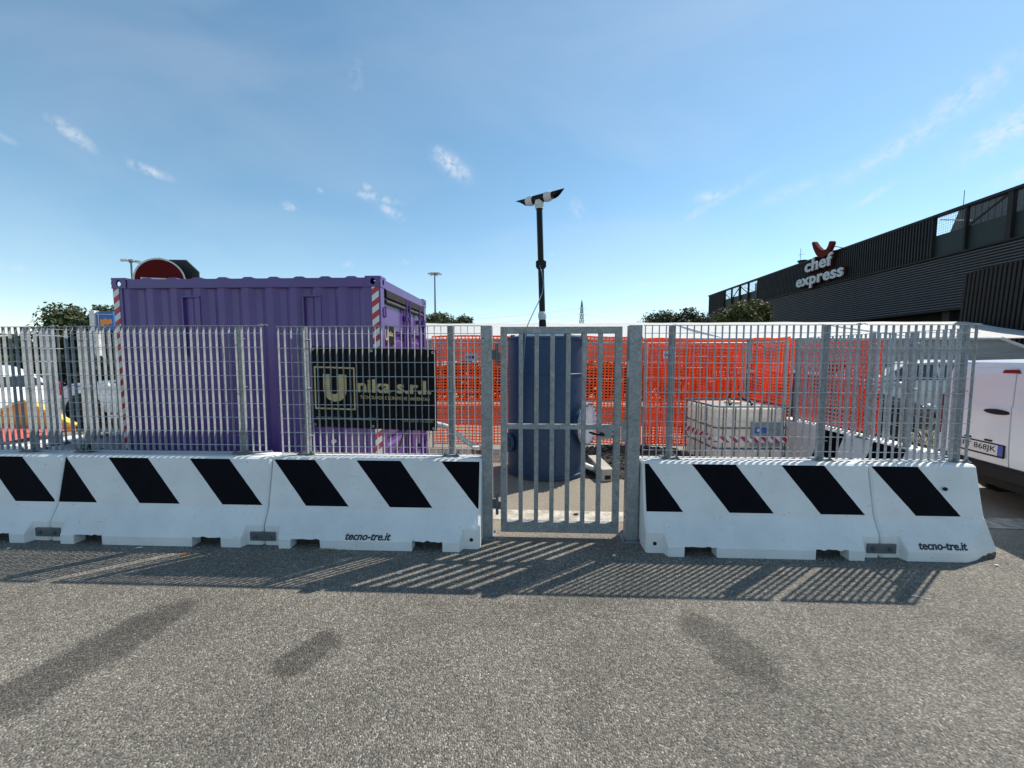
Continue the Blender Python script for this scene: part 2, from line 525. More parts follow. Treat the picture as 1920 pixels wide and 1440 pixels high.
# ------------------------------------------------------------------ mesh helper
class MB:
    def __init__(self):
        self.v, self.f, self.m = [], [], []

    def add(self, vs, fs, mi=0):
        o = len(self.v)
        self.v += [tuple(x) for x in vs]
        self.f += [tuple(i + o for i in f) for f in fs]
        self.m += [mi] * len(fs)
        return self

    def box(self, x0, x1, y0, y1, z0, z1, mi=0):
        vs = [(x0, y0, z0), (x1, y0, z0), (x1, y1, z0), (x0, y1, z0), (x0, y0, z1), (x1, y0, z1), (x1, y1, z1), (x0, y1, z1)]
        return self.add(vs, [(0, 3, 2, 1), (4, 5, 6, 7), (0, 1, 5, 4), (1, 2, 6, 5), (2, 3, 7, 6), (3, 0, 4, 7)], mi)

    def tube(self, pts, r, n=8, cap=True, mi=0):
        pts = [Vector(p) for p in pts]
        rs = r if isinstance(r, (list, tuple)) else [r] * len(pts)
        vs, fs = [], []
        up = None
        for i, p in enumerate(pts):
            d = (pts[min(i + 1, len(pts) - 1)] - pts[max(i - 1, 0)])
            if d.length < 1e-9:
                d = Vector((0, 0, 1))
            d.normalize()
            if up is None:
                up = Vector((0, 0, 1)) if abs(d.z) < .9 else Vector((1, 0, 0))
            a = d.cross(up)
            if a.length < 1e-6:
                a = d.orthogonal()
            a.normalize()
            b = d.cross(a).normalized()
            up = -b if False else up
            for k in range(n):
                t = 2 * math.pi * k / n
                vs.append(p + (a * math.cos(t) + b * math.sin(t)) * rs[i])
        for i in range(len(pts) - 1):
            for k in range(n):
                k2 = (k + 1) % n
                fs.append((i * n + k, (i + 1) * n + k, (i + 1) * n + k2, i * n + k2))
        if cap:
            fs.append(tuple(range(n)))
            fs.append(tuple(reversed(range((len(pts) - 1) * n, len(pts) * n))))
        return self.add(vs, fs, mi)

    def bar(self, p, q, w, h, mi=0):
        """rectangular bar from p to q"""
        p, q = Vector(p), Vector(q)
        d = (q - p).normalized()
        up = Vector((0, 0, 1)) if abs(d.z) < .95 else Vector((0, 1, 0))
        a = d.cross(up).normalized() * w / 2
        b = a.cross(d).normalized() * h / 2
        vs = [p - a - b, p + a - b, p + a + b, p - a + b, q - a - b, q + a - b, q + a + b, q - a + b]
        return self.add(vs, [(0, 3, 2, 1), (4, 5, 6, 7), (0, 1, 5, 4), (1, 2, 6, 5), (2, 3, 7, 6), (3, 0, 4, 7)], mi)

    def prism(self, pts, o, A, B, N, w0, w1, mi=0):
        """2D polygon pts in plane (o, A, B), thickness from w0 to w1 along N"""
        o, A, B, N = Vector(o), Vector(A), Vector(B), Vector(N)
        n = len(pts)
        vs = [o + A * a + B * b + N * w0 for a, b in pts] + [o + A * a + B * b + N * w1 for a, b in pts]
        fs = [tuple(reversed(range(n))), tuple(range(n, 2 * n))]
        for i in range(n):
            j = (i + 1) % n
            fs.append((i, j, n + j, n + i))
        return self.add(vs, fs, mi)

    def loft(self, rings, cap=True, mi=0, closed=True):
        n = len(rings[0])
        vs = [p for r in rings for p in r]
        fs = []
        for i in range(len(rings) - 1):
            for k in range(n if closed else n - 1):
                k2 = (k + 1) % n
                fs.append((i * n + k, i * n + k2, (i + 1) * n + k2, (i + 1) * n + k))
        if cap:
            fs.append(tuple(reversed(range(n))))
            fs.append(tuple(range((len(rings) - 1) * n, len(rings) * n)))
        return self.add(vs, fs, mi)

    def sphere(self, c, r, n=8, m=6, mi=0):
        c = Vector(c)
        rr = r if isinstance(r, (tuple, list)) else (r, r, r)
        rings = []
        for i in range(m + 1):
            th = math.pi * i / m
            rings.append([c + Vector((rr[0] * math.sin(th) * math.cos(2 * math.pi * k / n), rr[1] * math.sin(th) * math.sin(2 * math.pi * k / n), rr[2] * math.cos(th))) for k in range(n)])
        return self.loft(rings, False, mi)

    def mesh(self, name, mats, smooth=False, fix=True):
        me = bpy.data.meshes.new(name)
        me.from_pydata([tuple(v) for v in self.v], [], self.f)
        mats = mats if isinstance(mats, (list, tuple)) else [mats]
        for m in mats:
            me.materials.append(m)
        if len(mats) > 1:
            me.polygons.foreach_set('material_index', self.m)
        if fix:
            import bmesh
            bm = bmesh.new()
            bm.from_mesh(me)
            bmesh.ops.recalc_face_normals(bm, faces=bm.faces)
            bm.to_mesh(me)
            bm.free()
        if smooth:
            me.polygons.foreach_set('use_smooth', [True] * len(me.polygons))
        me.update()
        return me

    def build(self, name, mats, parent=None, smooth=False, bevel=0, loc=None, rot=None, fix=True):
        return link(name, self.mesh(name, mats, smooth, fix), parent, loc, rot, bevel)


def link(name, me, parent=None, loc=None, rot=None, bevel=0):
    o = bpy.data.objects.new(name, me)
    COL.objects.link(o)
    if parent is not None:
        o.parent = parent
    if loc is not None:
        o.location = loc
    if rot is not None:
        o.rotation_euler = rot
    if bevel:
        md = o.modifiers.new('bevel', 'BEVEL')
        md.width = bevel
        md.segments = 2
        md.limit_method = 'ANGLE'
        md.angle_limit = math.radians(40)
    return o


def auto_smooth(o, deg=35):
    """smooth shading with sharp edges over the angle"""
    me = o.data
    me.polygons.foreach_set('use_smooth', [True] * len(me.polygons))
    try:
        me.set_sharp_from_angle(angle=math.radians(deg))
    except Exception:
        pass
    return o


def thing(name, label, cat, loc=(0, 0, 0), rz=0.0, group=None):
    o = bpy.data.objects.new(name, None)
    COL.objects.link(o)
    o.empty_display_size = .2
    o.location = loc
    o.rotation_euler = (0, 0, rz)
    return tag(o, label, cat, group)


def tag(o, label, cat, group=None):
    o['label'] = label
    o['category'] = cat
    if group:
        o['group'] = group
    return o


def struct(o):
    o['kind'] = 'structure'
    return o


def stuff(o):
    o['kind'] = 'stuff'
    return o


TXT = {}


def text_mb(s, o, A, B, N, width=None, height=None, thick=.002, embolden=0.0, shear=0.0, mi=0, spacing=1.0):
    """text as real thin geometry; o = lower left of its box, A right, B up, N out"""
    key = (s, embolden, shear, spacing)
    if key not in TXT:
        cu = bpy.data.curves.new('lettering_curve', 'FONT')
        cu.body = s
        cu.size = 1
        cu.offset = embolden
        cu.shear = shear
        cu.space_character = spacing
        cu.resolution_u = 3
        cu.fill_mode = 'FRONT' if hasattr(cu, 'fill_mode') else 'BOTH'
        ob = bpy.data.objects.new('lettering_source', cu)
        COL.objects.link(ob)
        bpy.context.view_layer.update()
        dg = bpy.context.evaluated_depsgraph_get()
        me = ob.evaluated_get(dg).to_mesh()
        vs = [v.co.copy() for v in me.vertices]
        fs = [tuple(p.vertices) for p in me.polygons]
        ob.evaluated_get(dg).to_mesh_clear()
        bpy.data.objects.remove(ob)
        bpy.data.curves.remove(cu)
        x0 = min(v.x for v in vs)
        x1 = max(v.x for v in vs)
        y0 = min(v.y for v in vs)
        y1 = max(v.y for v in vs)
        TXT[key] = (vs, fs, x0, x1, y0, y1)
    vs, fs, x0, x1, y0, y1 = TXT[key]
    sx = width / (x1 - x0) if width else None
    sy = height / (y1 - y0) if height else None
    if sx is None:
        sx = sy
    if sy is None:
        sy = sx
    o, A, B, N = Vector(o), Vector(A), Vector(B), Vector(N)
    pts = [((v.x - x0) * sx, (v.y - y0) * sy) for v in vs]
    mb = MB()
    n = len(pts)
    allv = [o + A * a + B * b + N * thick for a, b in pts] + [o + A * a + B * b for a, b in pts]
    faces = list(fs)
    cnt = {}
    for f in fs:
        for i in range(len(f)):
            e = (f[i], f[(i + 1) % len(f)])
            cnt[e] = cnt.get(e, 0) + 1
    for (a, b) in list(cnt):
        if (b, a) not in cnt:
            faces.append((a, a + n, b + n, b))
    mb.add(allv, faces, mi)
    return mb


def clip_poly(poly, axis, val, keep_less):
    out = []
    for i in range(len(poly)):
        a, b = poly[i], poly[(i + 1) % len(poly)]
        ia = (a[axis] <= val) == keep_less
        ib = (b[axis] <= val) == keep_less
        if ia:
            out.append(a)
        if ia != ib:
            t = (val - a[axis]) / (b[axis] - a[axis])
            out.append((a[0] + t * (b[0] - a[0]), a[1] + t * (b[1] - a[1])))
    return out


def mb_parts(mb):
    """split a builder into its connected pieces"""
    par = list(range(len(mb.v)))

    def fd(a):
        while par[a] != a:
            par[a] = par[par[a]]
            a = par[a]
        return a
    for f in mb.f:
        for i in f[1:]:
            par[fd(i)] = fd(f[0])
    groups = {}
    for f in mb.f:
        groups.setdefault(fd(f[0]), []).append(f)
    res = []
    for g in groups.values():
        ids = sorted({i for f in g for i in f})
        mp = {k: j for j, k in enumerate(ids)}
        q = MB()
        q.add([mb.v[i] for i in ids], [tuple(mp[i] for i in f) for f in g])
        res.append(q)
    return res


# ------------------------------------------------------------------ enclosure frame: s along the barriers, t into depth
ALPHA = math.radians(2.4)
O2 = Vector((0, 3.55, 0))
ES = Vector((math.cos(ALPHA), -math.sin(ALPHA), 0))
ET = Vector((math.sin(ALPHA), math.cos(ALPHA), 0))
RZ = -ALPHA


def W(s, t, z=0.0):
    return O2 + ES * s + ET * t + Vector((0, 0, z))


def ground_px(u, v, z=0.0):
    d = px_dir(u, v)
    k = (z - CAM_H) / d.z
    return Vector((d.x * k, d.y * k, z))


def depth_px(u, v, d):
    r = px_dir(u, v)
    k = d / r.y
    return Vector((r.x * k, d, CAM_H + r.z * k))


# ------------------------------------------------------------------ ground
def grid_sheet(x0, x1, y0, y1, z):
    return MB().add([(x0, y0, z), (x1, y0, z), (x1, y1, z), (x0, y1, z)], [(0, 1, 2, 3)])


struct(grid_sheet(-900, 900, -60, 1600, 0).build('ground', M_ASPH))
mk = MB()
n = 26
pts = []
for i in range(n + 1):
    s = -4.2 + i * 14.2 / n
    pts.append((s, .36 + .02 * mnoise.noise(Vector((s * 2, 0, 0))), .62 + .025 * mnoise.noise(Vector((s * 2, 5, 0)))))
for i in range(n):
    a, b = pts[i], pts[i + 1]
    mk.add([W(a[0], a[1], .004), W(b[0], b[1], .004), W(b[0], b[2], .004), W(a[0], a[2], .004)], [(0, 1, 2, 3)])
struct(mk.build('road_marking', M_MARK))

# ------------------------------------------------------------------ concrete barriers
T_TOE, T_BRK, T_TOP = .32, .19, .10
Z_TOE, Z_BRK, Z_TOP = .08, .325, .765
BAR_GROUP = 'striped concrete barriers around the enclosure'


def barrier_ring(x, kind='full', shrink=0.0, seed=0):
    e = shrink
    if kind == 'full':
        tb, zb, zt, tt = T_TOE, 0.0, Z_TOE, T_TOE
    elif kind == 'pocket':
        tb, zb, zt, tt = .262, 0.0, .178, .262
    else:  # scupper
        zb = .086 + .016 * mnoise.noise(Vector((x * 23, seed, 0)))
        tb, zt, tt = .3155, zb + .004, .3135
    half = [(tb - e, zb), (tt - e, zt), (T_BRK + .006 - e, Z_BRK - .012), (T_BRK - e, Z_BRK + .012), (T_TOP + .006 - e, Z_TOP - .02), (T_TOP - .012 - e, Z_TOP - .003 - e * .5)]
    ring = [(x, -a, z) for a, z in half] + [(x, a, z) for a, z in reversed(half)]
    return ring


def face_pt(x, z, off=0.0):
    """point on the front upper face"""
    k = (z - Z_BRK) / (Z_TOP - Z_BRK)
    t = -(T_BRK + (T_TOP - T_BRK) * k)
    nrm = Vector((0, -(Z_TOP - Z_BRK), -(T_BRK - T_TOP))).normalized()
    nrm = Vector((0, -(Z_TOP - Z_BRK), (T_BRK - T_TOP))).normalized()
    return Vector((x, t, z)) + nrm * off


def make_barrier(label, loc, rz, L, stripes, scuppers=(.42, 1.55), pockets=(True, True), back_stripes=False, chip=False):
    th = thing('concrete_barrier', label, 'barrier', loc, rz, BAR_GROUP)
    mb = MB()
    st = []
    eps = .0001
    pw = .15
    st.append((0, 'pocket' if pockets[0] else 'full', .016))
    st.append((.018, 'pocket' if pockets[0] else 'full', 0))
    if pockets[0]:
        st += [(pw, 'pocket', 0), (pw + .02, 'full', 0)]
    for c in scuppers:
        st += [(c - .135, 'full', 0), (c - .132, 'scup', 0)]
        for q in range(1, 8):
            st.append((c - .132 + .264 * q / 8, 'scup', 0))
        st += [(c + .132, 'scup', 0), (c + .136, 'full', 0)]
    if pockets[1]:
        st += [(L - pw - .02, 'full', 0), (L - pw, 'pocket', 0)]
    st.append((L - .018, 'pocket' if pockets[1] else 'full', 0))
    st.append((L, 'pocket' if pockets[1] else 'full', .016))
    rings = [barrier_ring(x, k, e) for x, k, e in st]
    if chip:
        # front toe corner of the free end is cut back and broken
        r = rings[-1]
        r2 = rings[-2]
        r[0] = (L + .10, -.20, 0.0)
        r[1] = (L + .09, -.21, .07)
        r[2] = (L + .012, r[2][1], r[2][2])
        for idx in (0, 1):
            p = r2[idx]
            r2[idx] = (L - .26, p[1], p[2])
    mb.loft(rings)
    body = mb.build('body', M_CONC, th, bevel=.007)
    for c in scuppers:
        MB().box(c - .14, c + .14, -.225, .225, .001, .10).build('slot_shade_block', M_SLOTSHADE, th)  # added dark block: paints the slot's shade and stops light from behind
    for (a0, a1, b0, b1) in stripes:
        for side in ((1,) if not back_stripes else (1, -1)):
            poly = [(a0, Z_TOP - .022), (a1, Z_TOP - .022), (b1, Z_BRK + .014), (b0, Z_BRK + .014)]
            poly = clip_poly(poly, 0, .018, False)
            if poly:
                poly = clip_poly(poly, 0, L - .018, True)
            if len(poly) < 3:
                continue
            # densify edges so the paint edge can waver a little
            p2 = []
            for i in range(len(poly)):
                a, b = poly[i], poly[(i + 1) % len(poly)]
                m = max(1, int(math.hypot(b[0] - a[0], b[1] - a[1]) / .04))
                for q in range(m):
                    x = a[0] + (b[0] - a[0]) * q / m
                    z = a[1] + (b[1] - a[1]) * q / m
                    x += .0022 * mnoise.noise(Vector((x * 20, z * 20, 1)))
                    p2.append((min(max(x, .018), L - .018), z))
            vs = [face_pt(x, z, .003) for x, z in p2]
            if side == -1:
                vs = [Vector((v.x, -v.y, v.z)) for v in vs]
            s_ = MB().add(vs, [tuple(range(len(vs)))])
            s_.build('painted_stripe', M_BLACKP, th)
    return th


def rel(stripes, s0):
    return [tuple(x - s0 for x in st) for st in stripes]


B1 = make_barrier('white barrier with black stripes at the far left, cut off by the photo edge', W(-6.27, 0), RZ, 2.0,
                  rel([(-6.18, -5.79, -5.78, -5.40), (-5.43, -5.05, -5.06, -4.68 - .37), (-5.07, -4.687, -4.675, -4.272)][0:1] + [(-5.07, -4.687, -4.675, -4.272)], -6.27), pockets=(True, True))
B2 = make_barrier('unlettered striped barrier in front of the purple container, left of the lettered one', W(-4.262, 0), RZ, 2.026,
                  rel([(-4.63, -4.24, -4.25, -3.87), (-3.82, -3.433, -3.455, -3.069), (-3.024, -2.64, -2.661, -2.282)], -4.262), scuppers=(.43, 1.54))
B3 = make_barrier('striped barrier below the black banner with tecno-tre.it painted on its toe', W(-2.228, 0), RZ, 1.955,
                  rel([(-2.209, -1.822, -1.872, -1.475), (-1.43, -1.02, -1.097, -.708), (-.642, -.24, -.303, .1)], -2.228), scuppers=(.41, 1.50))
B4 = make_barrier('unlettered striped barrier immediately right of the steel gate', W(1.172, 0), RZ, 1.95,
                  rel([(.84, 1.225, 1.135, 1.509), (1.605, 1.986, 1.906, 2.281), (2.378, 2.743, 2.675, 3.043)], 1.172), scuppers=(.44, 1.52))
B5 = make_barrier('short striped barrier at the right corner with a chipped end and tecno-tre.it lettering', W(3.128, 0), RZ, .90,
                  rel([(3.138, 3.527, 3.464, 3.829)], 3.128), scuppers=(), pockets=(True, False), chip=True)
# rows running back from the two corners
BR1 = make_barrier('first barrier of the row running back from the right corner, stripes on its inner face', W(4.13, .36), RZ + math.pi / 2, 1.95,
                   [(.16, .54, .24, .62), (.94, 1.29, 1.0, 1.36)], back_stripes=True)
BR2 = make_barrier('second barrier of the row running back on the right, behind the white liquid tank', W(4.13, 2.33), RZ + math.pi / 2, 1.2,
                   [(.2, .58, .28, .66)], scuppers=(.6,), back_stripes=True)
BL1 = make_barrier('plain barrier running back from the left corner beside the purple container', W(-4.93, .36), RZ + math.pi / 2, 1.95, [], back_stripes=False)


def connector(bar, x):
    """grey steel plate with two bolts over a joint, child of the left barrier"""
    pl = MB().box(x - .115, x + .115, -.279, -.264, .045, .125).build('connector_plate', M_STEEL, bar, bevel=.002)
    for dx in (-.07, .07):
        MB().tube([(x + dx, -.279, .085), (x + dx, -.289, .085)], .021, 6).tube([(x + dx, -.289, .085), (x + dx, -.306, .085)], .009, 8).build('bolt', M_STEEL, pl)


connector(B1, 2.0)
connector(B2, 2.03)
connector(B4, 1.953)
for b, x in ((B3, 1.955 - .075), (B4, .075)):
    MB().tube([(x, -.259, .085), (x, -.2635, .085)], .017, 12).build('bolt_hole', M_DARK, b)
MB().tube([(.59, -.165, .565), (.59, -.1515, .567)], .016, 10).build('lifting_hole', M_DARK, B5)


def slope_text(bar, x0, width, z0):
    # lies on the sloping toe face
    d = Vector((0, T_TOE - T_BRK - .006, Z_BRK - .012 - Z_TOE)).normalized()
    nrm = Vector((0, -d.z, d.y))
    k = (z0 - Z_TOE) / (Z_BRK - .012 - Z_TOE)
    o = Vector((x0, -T_TOE + (T_TOE - T_BRK - .006) * k, z0)) + nrm * .0015
    text_mb('tecno-tre.it', o, (1, 0, 0), d, nrm, width=width, height=.062, thick=.002, embolden=.022, shear=.25).build('lettering', M_INK, bar)


slope_text(B3, .77, .405, .088)
slope_text(B5, .27, .385, .10)
_P, _Q = Vector((.64, -.32, 0)), Vector((1.0, -.20, 0))
_n = Vector((.316, -.949, 0)) * .004
MB().add([_P.lerp(_Q, u) + _n + Vector((0, 0, z)) for u, z in ((.30, .004), (.98, .002), (.985, .045), (.9, .052), (.8, .040), (.7, .05), (.62, .032), (.5, .036), (.4, .016))], [tuple(range(9))]).build('broken_edge', mat('broken_concrete', (.10, .095, .085), .95, var=.4, vscale=30, bump=.8, bscale=60), B5)


# ------------------------------------------------------------------ grating fence
FENCE_GROUP = 'galvanised grating fence panels on the barriers'
Z0F, Z1F = .782, 1.982
ME_BAR = MB().box(-.0012, .0012, -.0125, .0125, 0, Z1F - Z0F - .008).mesh('bar', M_GALVB)
WIRE_CACHE = {}


def grating_panel(label, loc, rz, L, posts, zoff=0.0, pitch=.0617, join=(True, True)):
    th = thing('fence_panel', label, 'fence', (loc[0], loc[1], zoff), rz, FENCE_GROUP)
    nb = int(round(L / pitch))
    for i in range(nb + 1):
        o = link('bar', ME_BAR, th, (i * L / nb, 0, Z0F + .004))
    key = round(L, 3)
    if key not in WIRE_CACHE:
        w = MB().tube([(-.01, 0, 0), (L + .01, 0, 0)], .0032, 6, mi=0).mesh('wire', M_WIREF)
        e = MB().box(-.012, L + .012, -.0125, .0125, -.0025, .0025).mesh('edge_strip', M_GALVB)
        WIRE_CACHE[key] = (w, e)
    w, e = WIRE_CACHE[key]
    for k in range(9):
        link('wire', w, th, (0, -.0125, Z0F + .07 + .1325 * k))
    link('edge_strip', e, th, (0, 0, Z0F))
    link('edge_strip', e, th, (0, 0, Z1F))
    for x in posts:
        pb = MB()
        pb.tube([(x, .047, Z_TOP + .012), (x, .047, Z1F - .002)], .0305, 14)
        po = pb.build('post', M_GALV, th)
        auto_smooth(po)
        MB().box(x - .075, x + .075, -.03, .105, Z_TOP + .0005, Z_TOP + .012).build('base_plate', M_STEEL, po)
        for dx, dy in ((-.055, -.01), (.055, -.01), (.055, .085)):
            bb = MB()
            bb.tube([(x + dx, dy, Z_TOP + .012), (x + dx, dy, Z_TOP + .024)], .013, 6)
            bb.tube([(x + dx, dy, Z_TOP + .024), (x + dx, dy, Z_TOP + .04)], .006, 6)
            bb.build('base_bolt', M_STEEL, po)
        for zz in (Z0F + .16, Z1F - .12, Z0F + .62):
            MB().tube([(x - .036, .012, zz), (x - .034, .07, zz), (x, .081, zz), (x + .034, .07, zz), (x + .036, .012, zz)], .004, 5).build('clamp', M_GALVB, po)
    for side, on in ((0, join[0]), (1, join[1])):
        if on:
            x = -.02 if side == 0 else L + .02
            for zz in (Z0F, Z1F):
                j = MB()
                j.tube([(x - .05, -.004, zz), (x - .025, .006, zz + .012), (x, 0, zz + .004), (x + .025, .006, zz + .012), (x + .05, -.004, zz)], .0045, 5)
                j.tube([(x - .028, 0, zz), (x - .012, 0, zz + .016), (x + .004, 0, zz)], .004, 5)
                j.build('joint_clip', M_GALVB, th)
    return th


grating_panel('grating fence panel at the far left, running out of the photo', W(-6.35, 0), RZ, 1.94, (.3, 1.6), join=(False, True))
grating_panel('grating fence panel in front of the purple container, left of the banner panel', W(-4.28, 0), RZ, 1.925, (.10, 1.68), .004, join=(False, True))
grating_panel('grating fence panel that carries the black banner, left of the gate', W(-2.19, 0), RZ, 1.905, (.222, 1.617), -.004, join=(False, False))
grating_panel('grating fence panel right of the gate, in front of the orange netting and white tank', W(1.20, 0), RZ, 1.85, (.255, 1.61), -.006, join=(False, True))
grating_panel('short grating fence panel at the right corner beside the white van', W(3.155, 0), RZ, .88, (.83,), -.008, join=(False, False))
grating_panel('grating panel running back from the right corner, in front of the parked cars', W(4.12, .16), RZ + math.pi / 2, .80, (.42,), -.03, join=(False, True))
grating_panel('grating panel with red netting on the row running back at the right', W(4.12, 1.02), RZ + math.pi / 2, 1.30, (.04, 1.24), -.02, join=(False, False))
grating_panel('grating panel running back from the left corner beside the container', W(-4.80, .16), RZ + math.pi / 2, 1.9, (.13, .52), 0, join=(False, False))

# ------------------------------------------------------------------ gate
TG = -.01
for (s0, s1, lab) in ((-.278, -.180, 'galvanised gate post on the left of the gate, carrying its hinges'), (1.048, 1.158, 'wider galvanised gate post on the right of the gate, at the lock side')):
    w = s1 - s0
    g = thing('gate_post', lab, 'post', W((s0 + s1) / 2, TG), RZ, 'gate posts')
    post = MB().box(-w / 2, w / 2, -.05, .05, .008, 1.976)
    post.build('post', M_GALV, g, bevel=.004)
    MB().box(-w / 2 - .03, w / 2 + .03, -.085, .085, 0, .0085).build('base_plate', M_GALV, g, bevel=.001)
    for dx, dy in ((-w / 2 - .012, -.065), (w / 2 + .012, -.065), (w / 2 + .012, .065)):
        MB().tube([(dx, dy, .0085), (dx, dy, .028)], .009, 6).build('base_bolt', M_STEEL, g)
    if s0 < 0:
        MB().tube([(-.03, -.0503, 1.86), (-.03, -.049, 1.86)], .007, 8).build('bolt_hole', M_DARK, g)
    else:
        MB().box(-w / 2 - .052, -w / 2, -.03, -.022, .92, 1.12).build('strike_plate', M_GALV, g, bevel=.001)
        MB().box(-w / 2 - .0015, -w / 2 - .0002, -.045, .01, 1.51, 1.66).build('sticker', M_SIGNWH, g)
        for zz in (.21, .27, .45, .50):
            MB().tube([(-w / 2 - .0012, -.02 + (.02 if zz in (.21, .45) else 0), zz), (-w / 2 + .001, -.02 + (.02 if zz in (.21, .45) else 0), zz)], .011, 8).build('bolt_hole', M_DARK, g)

gate = thing('gate', 'closed galvanised steel bar gate between the two gate posts', 'gate', W(-.104, TG), RZ)
GW, GZ0, GZ1 = 1.093, .056, 1.966
for x0 in (0, GW - .058):
    MB().box(x0, x0 + .058, -.025, .025, GZ0, GZ1).build('stile', M_GALV, gate, bevel=.003)
MB().box(.058, GW - .058, -.0245, .0245, GZ1 - .062, GZ1 - .0005).build('top_rail', M_GALV, gate, bevel=.003)
MB().box(.058, GW - .058, -.0245, .0245, GZ0 + .0005, GZ0 + .10).build('bottom_rail', M_GALV, gate, bevel=.003)
MB().box(.058, GW - .058, -.0205, .0205, 1.032, 1.078).build('middle_rail', M_GALV, gate, bevel=.002)
for i in range(6):
    xc = .058 + (GW - .116) * (i + 1) / 7 + (-.012 + .004 * i)
    hb = MB()
    hb.box(xc - .0195, xc + .0195, -.0195, .0195, GZ0 + .10, 1.032)
    hb.box(xc - .0195, xc + .0195, -.0195, .0195, 1.078, GZ1 - .062)
    hb.build('gate_bar', M_GALV, gate, bevel=.0015)
lb = MB().box(GW - .205, GW - .0585, -.027, .027, .95, 1.06).build('lock_box', M_GALV, gate, bevel=.002)
hd = MB().tube([(GW - .17, -.027, 1.0), (GW - .17, -.07, 1.0)], .012, 8).tube([(GW - .155, -.072, .995), (GW - .2, -.074, 1.0), (GW - .25, -.072, 1.005), (GW - .29, -.070, 1.018)], [.012, .013, .012, .008], 8)
hd.build('handle', M_BLKPLAST, lb, smooth=True)
MB().box(GW - .078, GW - .062, -.0295, -.0268, .97, 1.02).build('keyhole_cover', M_INK, lb)
MB().box(GW - .074, GW - .066, -.0305, -.0296, .98, 1.01).build('keyhole', M_SIGNWH, lb)
for z0, z1 in ((1.67, 1.76), (.22, .42)):
    zc = (z0 + z1) / 2
    hg = MB().tube([(-.035, -.01, zc - .10), (-.035, -.01, zc + .10)], .014, 10).box(-.075, -.035, -.012, -.004, zc - .045, zc + .045).box(-.035, 0, -.012, -.004, zc - .05, zc + .02)
    hg.build('hinge', M_STEEL, gate)

# ------------------------------------------------------------------ banner
TB = .019
BAN = thing('banner', 'black company banner with gold lettering tied behind the fence left of the gate', 'banner', W(-1.90, TB), RZ)


def ban_pt(u, v):
    """u 0..1 left to right, v 0..1 bottom to top"""
    z = (1.03 + (-.035) * u) + v * (.765 + .0 * u)
    x = 1.195 * u
    y = .006 * math.sin(u * 60) + .008 * mnoise.noise(Vector((u * 6, v * 4, 0))) + .004
    return Vector((x, y, z))


bb = MB()
NU, NV = 90, 14
rows = [[ban_pt(i / NU, j / NV) for i in range(NU + 1)] for j in range(NV + 1)]
bb.add([p for r in rows for p in r], [(j * (NU + 1) + i, j * (NU + 1) + i + 1, (j + 1) * (NU + 1) + i + 1, (j + 1) * (NU + 1) + i) for j in range(NV) for i in range(NU)])
sheet = bb.build('banner_sheet', M_BANNER, BAN, smooth=True)
PY = -.0105
AX, BZ, NN = Vector((1, 0, -.0292)), Vector((0, 0, 1)), Vector((0, -1, 0))


def ban_box(x0, x1, z0, z1, name, m=M_GOLD):
    o = Vector((0, PY, 1.03))
    return MB().prism([(x0, z0), (x1, z0), (x1, z1), (x0, z1)], o, AX, BZ, NN, 0, .0012).build(name, m, BAN)


fx0, fx1, fz0, fz1 = .035, .425, .175, .578
fr = MB()
o = Vector((0, PY, 1.03))
for (a, b, c, d) in ((fx0, fx1, fz0, fz0 + .014), (fx0, fx1, fz1 - .014, fz1), (fx0, fx0 + .014, fz0 + .0142, fz1 - .0142), (fx1 - .014, fx1, fz0 + .0142, fz1 - .0142)):
    fr.prism([(a, c), (b, c), (b, d), (a, d)], o, AX, BZ, NN, 0, .0012)
fr.build('logo_frame', M_GOLD, BAN)
# the letter U: two stems and a round bowl
cx, cz, ro, ri = .232, .365, .112, .048
pts = [(cx - ro, .508), (cx - ro, cz)]
pts += [(cx + ro * math.cos(math.pi + math.pi * k / 16), cz + ro * 1.03 * math.sin(math.pi + math.pi * k / 16)) for k in range(1, 16)]
pts += [(cx + ro, cz), (cx + ro, .508), (cx + .034, .508), (cx + .034, cz)]
pts += [(cx - .007 + .041 * math.cos(-math.pi * k / 10), cz + .045 * math.sin(-math.pi * k / 10)) for k in range(1, 10)]
pts += [(cx - .048, cz), (cx - .048, .508)]
MB().prism(pts, o, AX, BZ, NN, 0, .0012).build('logo_letter', M_GOLD, BAN)
text_mb('nika s.r.l.', o + AX * .445 + BZ * .345, AX, BZ, NN, width=.70, height=.128, thick=.0012, embolden=.03).build('lettering', M_GOLD, BAN)
text_mb('TECNOLOGIE E BONIFICHE AMBIENTALI', o + AX * .47 + BZ * .285, AX, BZ, NN, width=.66, height=.032, thick=.0012, embolden=.012).build('lettering', M_GOLD, BAN)
text_mb('amministrazione@unikasrl2015', o + AX * .04 + BZ * .075, AX, BZ, NN, width=.60, height=.04, thick=.0012).build('lettering', M_PALEPR, BAN)
text_mb('+39 0536 183630', o + AX * .86 + BZ * .08, AX, BZ, NN, width=.30, height=.034, thick=.0012).build('lettering', M_PALEPR, BAN)
for u in (.022, .49, .975):
    for v in (.035, .965):
        p = ban_pt(u, v)
        p.y = -.008
        g = MB()
        n = 12
        ro_, ri_ = .0125, .006
        vs = []
        for r_ in (ro_, ri_):
            vs += [(p.x + r_ * math.cos(2 * math.pi * k / n), p.y, p.z + r_ * math.sin(2 * math.pi * k / n)) for k in range(n)]
        g.add(vs, [(k, (k + 1) % n, n + (k + 1) % n, n + k) for k in range(n)])
        g.build('eyelet', M_RIM, BAN)
for v in (.035, .965):
    p = ban_pt(.022, v)
    MB().tube([(p.x, -.012, p.z), (p.x - .05, -.018, p.z + .004), (p.x - .10, .01, p.z + .006), (p.x - .14, .0, p.z + .01)], .003, 5).build('cable_tie', M_INK, BAN)
p = ban_pt(.975, .965)
